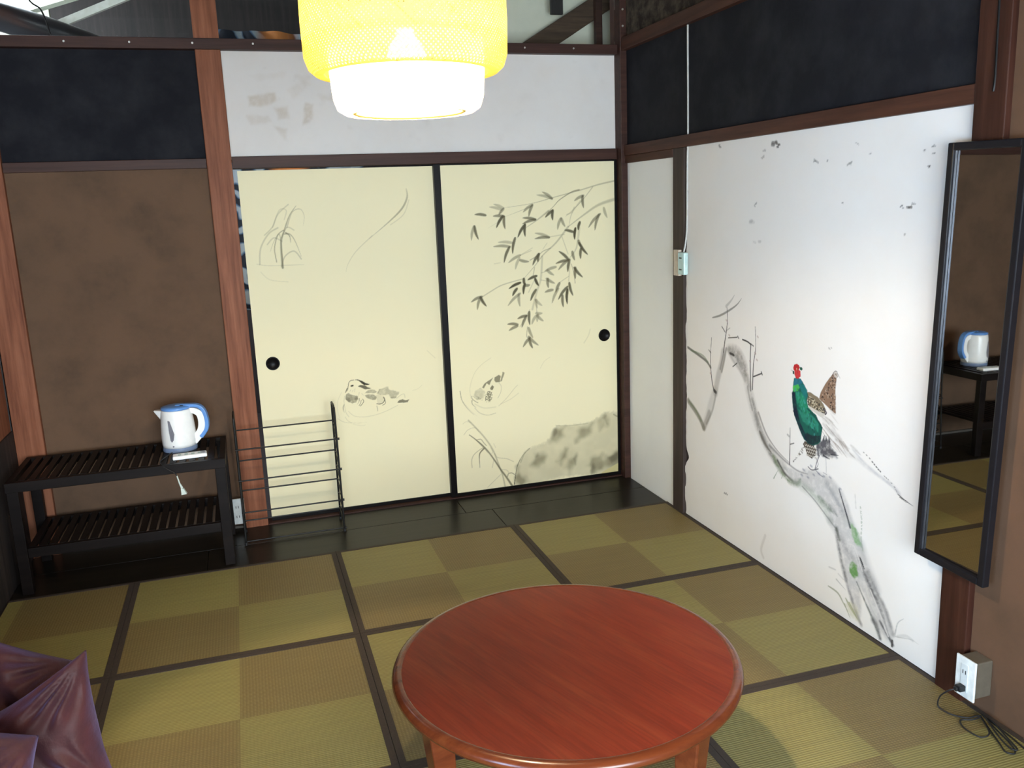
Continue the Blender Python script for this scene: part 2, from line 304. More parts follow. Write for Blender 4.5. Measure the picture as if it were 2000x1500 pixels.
PAINT_BAMBOO_ROCKS = '''s|-35,1652 -139,1634 -246,1608 -386,1578 -524,1548 -676,1532|8.6|0.33|1|0.1,0.095,0.075|0.5|0
s|-676,1532 -701,1499|5.2|0.3|0|0.1,0.095,0.075|0.5|0
s|-253,1609 -295,1600 -366,1561 -401,1528 -451,1488|7.3|0.5|1|0.1,0.095,0.075|0.5|0
s|-429,1507 -493,1463 -556,1426|10.6|0.32|1|0.1,0.095,0.075|0.5|0
s|-524,1534 -586,1513 -675,1485|4.6|0.28|1|0.1,0.095,0.075|0.5|0
s|-696,1467 -764,1432|4.5|0.15|1|0.1,0.095,0.075|0.5|0
s|-175,1622 -247,1544 -333,1474|6.1|0.28|1|0.1,0.095,0.075|0.5|0
s|-247,1551 -298,1488 -317,1418|8.7|0.24|1|0.1,0.095,0.075|0.5|0
s|-33,1557 -141,1528 -228,1479 -321,1419|17.6|0.3|1|0.1,0.095,0.075|0.5|0
s|-321,1419 -393,1338 -465,1280 -515,1224 -579,1160|10.7|0.3|1|0.1,0.095,0.075|0.5|0
s|-579,1160 -697,1135 -759,1107 -814,1078|5.9|0.3|0|0.1,0.095,0.075|0.5|0
s|-485,1284 -464,1299 -425,1312|4.7|0.35|0|0.1,0.095,0.075|0.5|0
s|-472,1271 -484,1154 -510,1083 -537,993|10.8|0.22|0|0.1,0.095,0.075|0.5|0
s|-551,994 -610,905|4.1|0.25|0|0.1,0.095,0.075|0.5|0
s|-258,1409 -276,1306 -322,1249|13.6|0.22|1|0.1,0.095,0.075|0.5|0
s|-357,1368 -325,1276|4.1|0.25|0|0.1,0.095,0.075|0.5|0
s|-315,1229 -325,1131|4.8|0.25|0|0.1,0.095,0.075|0.5|0
s|-324,1157 -378,1127|4.1|0.25|0|0.1,0.095,0.075|0.5|0
s|-308,1222 -295,1175 -288,1118|4.1|0.4|0|0.1,0.095,0.075|0.5|0
s|-568,902 -574,849 -557,838|4.1|0.4|0|0.1,0.095,0.075|0.5|0
s|-516,1044 -512,971|3.4|0.4|0|0.1,0.095,0.075|0.5|0
s|-595,1283 -533,1305|4.7|0.22|0|0.1,0.095,0.075|0.5|0
s|-517,1215 -527,1171|4.0|0.4|0|0.1,0.095,0.075|0.5|0
s|-427,1371 -343,1381|5.4|0.2|0|0.1,0.095,0.075|0.5|0
s|-541,1255 -506,1272|4.7|0.4|0|0.1,0.095,0.075|0.5|0
s|-478,1185 -447,1191|4.1|0.25|0|0.1,0.095,0.075|0.5|0
s|-483,1147 -448,1139|4.1|0.25|0|0.1,0.095,0.075|0.5|0
s|-739,1247 -705,1251|4.6|0.15|0|0.1,0.095,0.075|0.5|0
s|-555,1086 -517,1156|5.4|0.2|0|0.1,0.095,0.075|0.5|0
s|-283,1520 -298,1495 -326,1483|6.7|0.22|0|0.1,0.095,0.075|0.5|0
s|-206,860 -217,826 -244,787|6.4|0.12|0|0.1,0.095,0.075|0.5|0
s|-525,1319 -595,1284|4.0|0.18|0|0.1,0.095,0.075|0.5|0
s|-467,1309 -442,1340|4.0|0.18|0|0.1,0.095,0.075|0.5|0
s|-774,1498 -803,1504 -832,1504|14.7|0.66|2|0.1,0.095,0.075|0.3|0
s|-839,1445 -851,1410 -856,1374|14.7|0.43|2|0.1,0.095,0.075|0.3|0
s|-836,1445 -831,1410 -818,1377|14.8|0.71|2|0.1,0.095,0.075|0.3|0
s|-676,1529 -701,1543 -729,1553|14.8|0.33|2|0.1,0.095,0.075|0.3|0
s|-687,1523 -719,1534 -752,1539|14.8|0.33|2|0.1,0.095,0.075|0.3|0
s|-677,1526 -691,1513 -702,1499|14.9|0.47|2|0.1,0.095,0.075|0.3|0
s|-675,1488 -705,1493 -735,1492|14.9|0.57|2|0.1,0.095,0.075|0.3|0
s|-681,1491 -703,1463 -719,1432|14.9|0.76|2|0.1,0.095,0.075|0.3|0
s|-675,1488 -677,1456 -672,1424|14.9|0.66|2|0.1,0.095,0.075|0.3|0
s|-407,1569 -432,1590 -461,1606|15.2|0.47|2|0.1,0.095,0.075|0.3|0
s|-407,1569 -448,1584 -492,1591|15.1|0.38|2|0.1,0.095,0.075|0.3|0
s|-517,1542 -546,1526 -570,1506|15.1|0.47|2|0.1,0.095,0.075|0.3|0
s|-518,1539 -532,1512 -540,1482|15.1|0.57|2|0.1,0.095,0.075|0.3|0
s|-229,1579 -257,1569 -282,1553|15.4|0.47|2|0.1,0.095,0.075|0.3|0
s|-234,1577 -235,1546 -230,1515|15.5|0.62|2|0.1,0.095,0.075|0.3|0
s|-503,1465 -538,1474 -574,1476|15.1|0.62|2|0.1,0.095,0.075|0.3|0
s|-503,1465 -540,1459 -575,1446|15.1|0.62|2|0.1,0.095,0.075|0.3|0
s|-562,1442 -586,1412 -604,1377|15.1|0.76|2|0.1,0.095,0.075|0.3|0
s|-562,1442 -566,1411 -563,1380|15.1|0.76|2|0.1,0.095,0.075|0.3|0
s|-405,1509 -428,1493 -448,1474|15.3|0.71|2|0.1,0.095,0.075|0.3|0
s|-405,1509 -409,1483 -407,1458|15.3|0.76|2|0.1,0.095,0.075|0.3|0
s|-361,1465 -374,1438 -381,1408|15.4|0.43|2|0.1,0.095,0.075|0.3|0
s|-358,1465 -350,1442 -338,1421|15.4|0.47|2|0.1,0.095,0.075|0.3|0
s|-253,1441 -261,1421 -263,1400|15.6|0.76|2|0.1,0.095,0.075|0.3|0
s|-279,1410 -285,1381 -285,1351|15.6|0.81|2|0.1,0.095,0.075|0.3|0
s|-293,1391 -317,1399 -341,1403|15.5|0.71|2|0.1,0.095,0.075|0.3|0
s|-135,1479 -174,1448 -204,1410|15.7|0.52|2|0.1,0.095,0.075|0.3|0
s|-142,1476 -159,1437 -167,1395|15.7|0.57|2|0.1,0.095,0.075|0.3|0
s|-113,1510 -106,1483 -94,1457|15.7|0.38|2|0.1,0.095,0.075|0.3|0
s|-430,1369 -468,1386 -509,1395|15.3|0.38|2|0.1,0.095,0.075|0.3|0
s|-430,1369 -471,1371 -510,1365|15.3|0.57|2|0.1,0.095,0.075|0.3|0
s|-633,1350 -673,1357 -714,1357|15.0|0.33|2|0.1,0.095,0.075|0.3|0
s|-648,1331 -694,1338 -740,1336|15.0|0.47|2|0.1,0.095,0.075|0.3|0
s|-653,1329 -673,1291 -685,1250|15.1|0.71|2|0.1,0.095,0.075|0.3|0
s|-619,1375 -632,1335 -636,1294|15.1|0.71|2|0.1,0.095,0.075|0.3|0
s|-595,1284 -630,1269 -661,1248|15.2|0.43|2|0.1,0.095,0.075|0.3|0
s|-599,1271 -615,1242 -624,1211|15.2|0.33|2|0.1,0.095,0.075|0.3|0
s|-596,1258 -572,1251 -547,1248|15.3|0.52|2|0.1,0.095,0.075|0.3|0
s|-489,1286 -511,1259 -527,1228|15.4|0.71|2|0.1,0.095,0.075|0.3|0
s|-491,1285 -496,1264 -497,1243|15.4|0.71|2|0.1,0.095,0.075|0.3|0
s|-259,1331 -239,1297 -211,1266|15.7|0.76|2|0.1,0.095,0.075|0.3|0
s|-250,1301 -254,1275 -253,1247|15.7|0.71|2|0.1,0.095,0.075|0.3|0
s|-263,1344 -258,1327 -249,1311|15.7|0.57|2|0.1,0.095,0.075|0.3|0
s|-325,1249 -349,1273 -377,1293|15.6|0.71|2|0.1,0.095,0.075|0.3|0
s|-326,1243 -362,1239 -396,1229|15.6|0.66|2|0.1,0.095,0.075|0.3|0
s|-326,1243 -357,1221 -383,1194|15.6|0.52|2|0.1,0.095,0.075|0.3|0
s|-317,1246 -326,1214 -329,1181|15.7|0.71|2|0.1,0.095,0.075|0.3|0
s|-300,1287 -296,1264 -288,1241|15.7|0.57|2|0.1,0.095,0.075|0.3|0
s|-291,1201 -270,1172 -244,1147|15.8|0.71|2|0.1,0.095,0.075|0.3|0
s|-284,1201 -288,1171 -286,1141|15.8|0.62|2|0.1,0.095,0.075|0.3|0
s|-397,1211 -430,1204 -461,1192|15.6|0.43|2|0.1,0.095,0.075|0.3|0
s|-446,1197 -429,1181 -409,1168|15.6|0.43|2|0.1,0.095,0.075|0.3|0
s|-451,1152 -429,1136 -405,1124|15.6|0.47|2|0.1,0.095,0.075|0.3|0
s|-444,1151 -446,1127 -442,1102|15.6|0.57|2|0.1,0.095,0.075|0.3|0
s|-418,1090 -441,1087 -463,1080|15.7|0.52|2|0.1,0.095,0.075|0.3|0
s|-507,1170 -533,1163 -558,1151|15.4|0.76|2|0.1,0.095,0.075|0.3|0
s|-516,1156 -508,1135 -497,1117|15.5|0.81|2|0.1,0.095,0.075|0.3|0
s|-599,1140 -633,1129 -664,1112|15.3|0.9|2|0.1,0.095,0.075|0.3|0
s|-579,1160 -579,1142 -574,1124|15.4|0.76|2|0.1,0.095,0.075|0.3|0
s|-574,1133 -582,1107 -584,1078|15.4|0.81|2|0.1,0.095,0.075|0.3|0
s|-574,1124 -560,1123 -546,1125|15.5|0.57|2|0.1,0.095,0.075|0.3|0
s|-619,1110 -634,1093 -645,1073|15.4|0.76|2|0.1,0.095,0.075|0.3|0
s|-513,1097 -532,1070 -546,1040|15.5|0.71|2|0.1,0.095,0.075|0.3|0
s|-378,1124 -392,1101 -401,1076|15.7|0.57|2|0.1,0.095,0.075|0.3|0
s|-386,1095 -409,1059 -424,1019|15.7|0.43|2|0.1,0.095,0.075|0.3|0
s|-333,1101 -364,1071 -388,1035|15.8|0.71|2|0.1,0.095,0.075|0.3|0
s|-333,1088 -339,1049 -337,1008|15.8|0.93|2|0.1,0.095,0.075|0.3|0
s|-322,1121 -316,1085 -302,1051|15.8|0.71|2|0.1,0.095,0.075|0.3|0
s|-363,1057 -364,1025 -360,993|15.8|0.66|2|0.1,0.095,0.075|0.3|0
s|-814,1081 -845,1072 -873,1056|15.1|0.57|2|0.1,0.095,0.075|0.3|0
s|-821,1078 -835,1047 -842,1013|15.1|0.52|2|0.1,0.095,0.075|0.3|0
s|-821,1078 -809,1052 -791,1028|15.2|0.76|2|0.1,0.095,0.075|0.3|0
s|-603,1083 -641,1056 -673,1022|15.4|0.43|2|0.1,0.095,0.075|0.3|0
s|-610,1080 -611,1047 -606,1014|15.5|0.43|2|0.1,0.095,0.075|0.3|0
s|-518,1044 -501,1025 -481,1009|15.6|0.33|2|0.1,0.095,0.075|0.3|0
s|-514,1044 -514,1021 -509,997|15.6|0.28|2|0.1,0.095,0.075|0.3|0
s|-555,981 -558,946 -554,911|15.6|0.71|2|0.1,0.095,0.075|0.3|0
s|-570,962 -597,958 -622,949|15.6|0.66|2|0.1,0.095,0.075|0.3|0
s|-573,959 -589,931 -600,901|15.6|0.62|2|0.1,0.095,0.075|0.3|0
s|-623,918 -651,924 -680,924|15.5|0.62|2|0.1,0.095,0.075|0.3|0
s|-624,910 -649,902 -673,889|15.6|0.57|2|0.1,0.095,0.075|0.3|0
s|-517,971 -499,968 -481,969|15.7|0.38|2|0.1,0.095,0.075|0.3|0
s|-517,958 -533,937 -543,913|15.7|0.38|2|0.1,0.095,0.075|0.3|0
s|-510,958 -495,940 -476,925|15.7|0.43|2|0.1,0.095,0.075|0.3|0
s|-507,964 -511,944 -512,924|15.7|0.33|2|0.1,0.095,0.075|0.3|0
s|-562,895 -553,866 -539,839|15.7|0.47|2|0.1,0.095,0.075|0.3|0
s|-563,848 -539,820 -509,796|15.8|0.52|2|0.1,0.095,0.075|0.3|0
s|-557,841 -579,819 -597,794|15.7|0.57|2|0.1,0.095,0.075|0.3|0
s|-560,835 -554,808 -543,783|15.8|0.66|2|0.1,0.095,0.075|0.3|0
p|-766,628 -763,644 -740,655 -729,649 -736,614 -759,615|3.3|0.6|0|0.1,0.095,0.075|0|0
p|-717,669 -706,663 -725,619 -734,617|3.3|0.55|0|0.1,0.095,0.075|0|0
p|-837,594 -820,617 -774,642 -795,604 -809,616 -826,590|2.7|0.6|0|0.1,0.095,0.075|0|0
p|-791,587 -779,602 -770,593 -777,575 -788,577|2.7|0.65|0|0.1,0.095,0.075|0|0
p|-883,558 -871,584 -843,595 -819,568 -829,536 -868,529|7.6|0.26|0|0.1,0.095,0.075|0|1
p|-820,552 -805,572 -783,570 -794,511 -822,511|2.7|0.6|0|0.1,0.095,0.075|0|2
p|-894,554 -878,541 -830,520 -845,538 -872,552|3.3|0.35|0|0.1,0.095,0.075|0|2
s|-786,565 -783,542 -792,516|5.0|0.6|0|0.1,0.095,0.075|0.35|2
s|-895,554 -894,540 -879,525 -863,514|3.8|0.5|0|0.1,0.095,0.075|0.35|0
s|-895,530 -894,510 -875,489|4.9|0.6|1|0.1,0.095,0.075|0.35|0
s|-742,612 -729,592 -733,559 -751,528|2.8|0.28|0|0.1,0.095,0.075|0.35|0
s|-881,487 -855,457 -811,440 -766,447|4.4|0.22|0|0.1,0.095,0.075|0.35|0
s|-900,544 -903,598 -877,671 -837,716 -780,751|3.2|0.14|0|0.1,0.095,0.075|0.35|0
s|-748,484 -701,523 -654,573 -636,588|3.9|0.17|0|0.1,0.095,0.075|0.35|0
s|-736,493 -679,515 -633,543|3.9|0.14|0|0.1,0.095,0.075|0.35|0
s|-958,587 -950,538 -925,492 -888,450|4.9|0.45|1|0.1,0.095,0.075|0.35|0
s|-945,527 -914,485 -872,442|6.6|0.12|1|0.1,0.095,0.075|0.35|0
s|-880,509 -831,482 -765,480|6.6|0.12|0|0.1,0.095,0.075|0.35|0
s|-503,668 -479,705 -443,726|3.4|0.12|0|0.1,0.095,0.075|0.35|0
s|-920,423 -881,377 -834,316 -792,244 -762,155 -742,90 -729,13|8.4|0.32|0|0.1,0.095,0.075|0.35|0
s|-919,342 -884,311 -836,261 -794,199 -752,126 -720,76 -685,15|11.3|0.62|4|0.1,0.095,0.075|0.35|0
s|-884,311 -842,261 -816,224|5.6|0.4|2|0.05,0.05,0.042|0.35|0
s|-842,256 -866,231 -870,192 -869,152|9.0|0.62|1|0.1,0.095,0.075|0.35|0
s|-847,262 -893,234 -912,203 -913,158|5.0|0.3|0|0.1,0.095,0.075|0.35|0
s|-877,310 -856,310 -841,289 -827,271|4.5|0.45|0|0.1,0.095,0.075|0.35|0
s|-714,81 -708,96 -690,98 -674,87|5.2|0.5|0|0.1,0.095,0.075|0.35|0
s|-782,220 -766,196 -715,183 -676,161|4.0|0.25|0|0.1,0.095,0.075|0.35|0
s|-949,346 -925,371 -886,378 -865,353|3.9|0.2|0|0.1,0.095,0.075|0.35|0
s|-951,407 -934,417 -907,410|3.8|0.15|0|0.1,0.095,0.075|0.35|0
s|-753,97 -789,68 -830,34|4.0|0.2|0|0.1,0.095,0.075|0.35|0
s|-803,256 -793,233 -799,222|3.9|0.2|0|0.1,0.095,0.075|0.35|0
s|-741,124 -718,118 -707,103|4.6|0.2|0|0.1,0.095,0.075|0.35|0
s|-785,277 -775,253|3.9|0.15|0|0.1,0.095,0.075|0.35|0
s|-799,143 -789,187|5.1|0.18|0|0.1,0.095,0.075|0.35|0
p|-676,30 -657,136 -611,204 -576,229 -500,242 -458,271 -421,335 -344,329 -231,331 -188,349 -121,382 -73,379 -36,367 -41,68 -128,20 -376,36 -583,17|19.6|0.26|0|0.2,0.19,0.155|0|3
p|-458,271 -421,330 -368,323 -381,274 -424,239 -458,254|43.4|0.55|0|0.2,0.19,0.155|0|3
p|-305,253 -279,308 -207,322 -208,270 -251,241 -311,219|44.0|0.55|0|0.2,0.19,0.155|0|3
p|-152,351 -128,365 -110,334 -123,295 -160,276|44.4|0.55|0|0.2,0.19,0.155|0|3
p|-579,126 -548,185 -531,189 -485,171 -498,133 -551,122|43.3|0.55|0|0.2,0.19,0.155|0|3
p|-421,129 -372,198 -354,195 -361,144 -398,114|43.9|0.55|0|0.2,0.19,0.155|0|3
p|-375,88 -356,132 -307,149 -315,98 -352,56|44.2|0.55|0|0.2,0.19,0.155|0|3
p|-243,82 -211,119 -150,147 -145,111 -39,157 -44,74 -103,52 -195,41|44.8|0.55|0|0.2,0.19,0.155|0|3
p|-670,40 -655,124 -628,75 -594,36 -642,16|43.2|0.55|0|0.2,0.19,0.155|0|3
p|-554,174 -534,192 -525,174 -549,157|23.1|0.5|0|0.12,0.115,0.1|0|3
p|-326,134 -306,143 -312,97|23.6|0.5|0|0.12,0.115,0.1|0|3
p|-222,50 -206,84 -194,64 -213,34|24.0|0.5|0|0.12,0.115,0.1|0|3
p|-439,320 -418,329 -413,294 -434,280|23.1|0.5|0|0.12,0.115,0.1|0|3
p|-140,349 -122,359 -116,312|23.7|0.5|0|0.12,0.115,0.1|0|3
p|-114,113 -39,145 -43,104 -90,80|24.1|0.5|0|0.12,0.115,0.1|0|3
s|-677,29 -668,80 -655,136 -636,173|5.2|0.75|1|0.05,0.05,0.042|0.35|0
s|-654,136 -623,189 -576,229|7.4|0.35|1|0.1,0.095,0.075|0.35|0
s|-421,336 -344,328 -231,328|5.2|0.25|0|0.1,0.095,0.075|0.35|0
s|-636,151 -612,199 -582,224|8.0|0.25|0|0.1,0.095,0.075|0.35|0
s|-73,362 -52,348|8.4|0.35|0|0.1,0.095,0.075|0.35|0
p|-177,18 -127,41 -47,75 -47,21 -128,14|6.0|0.8|0|0.72,0.69,0.5|0|0'''
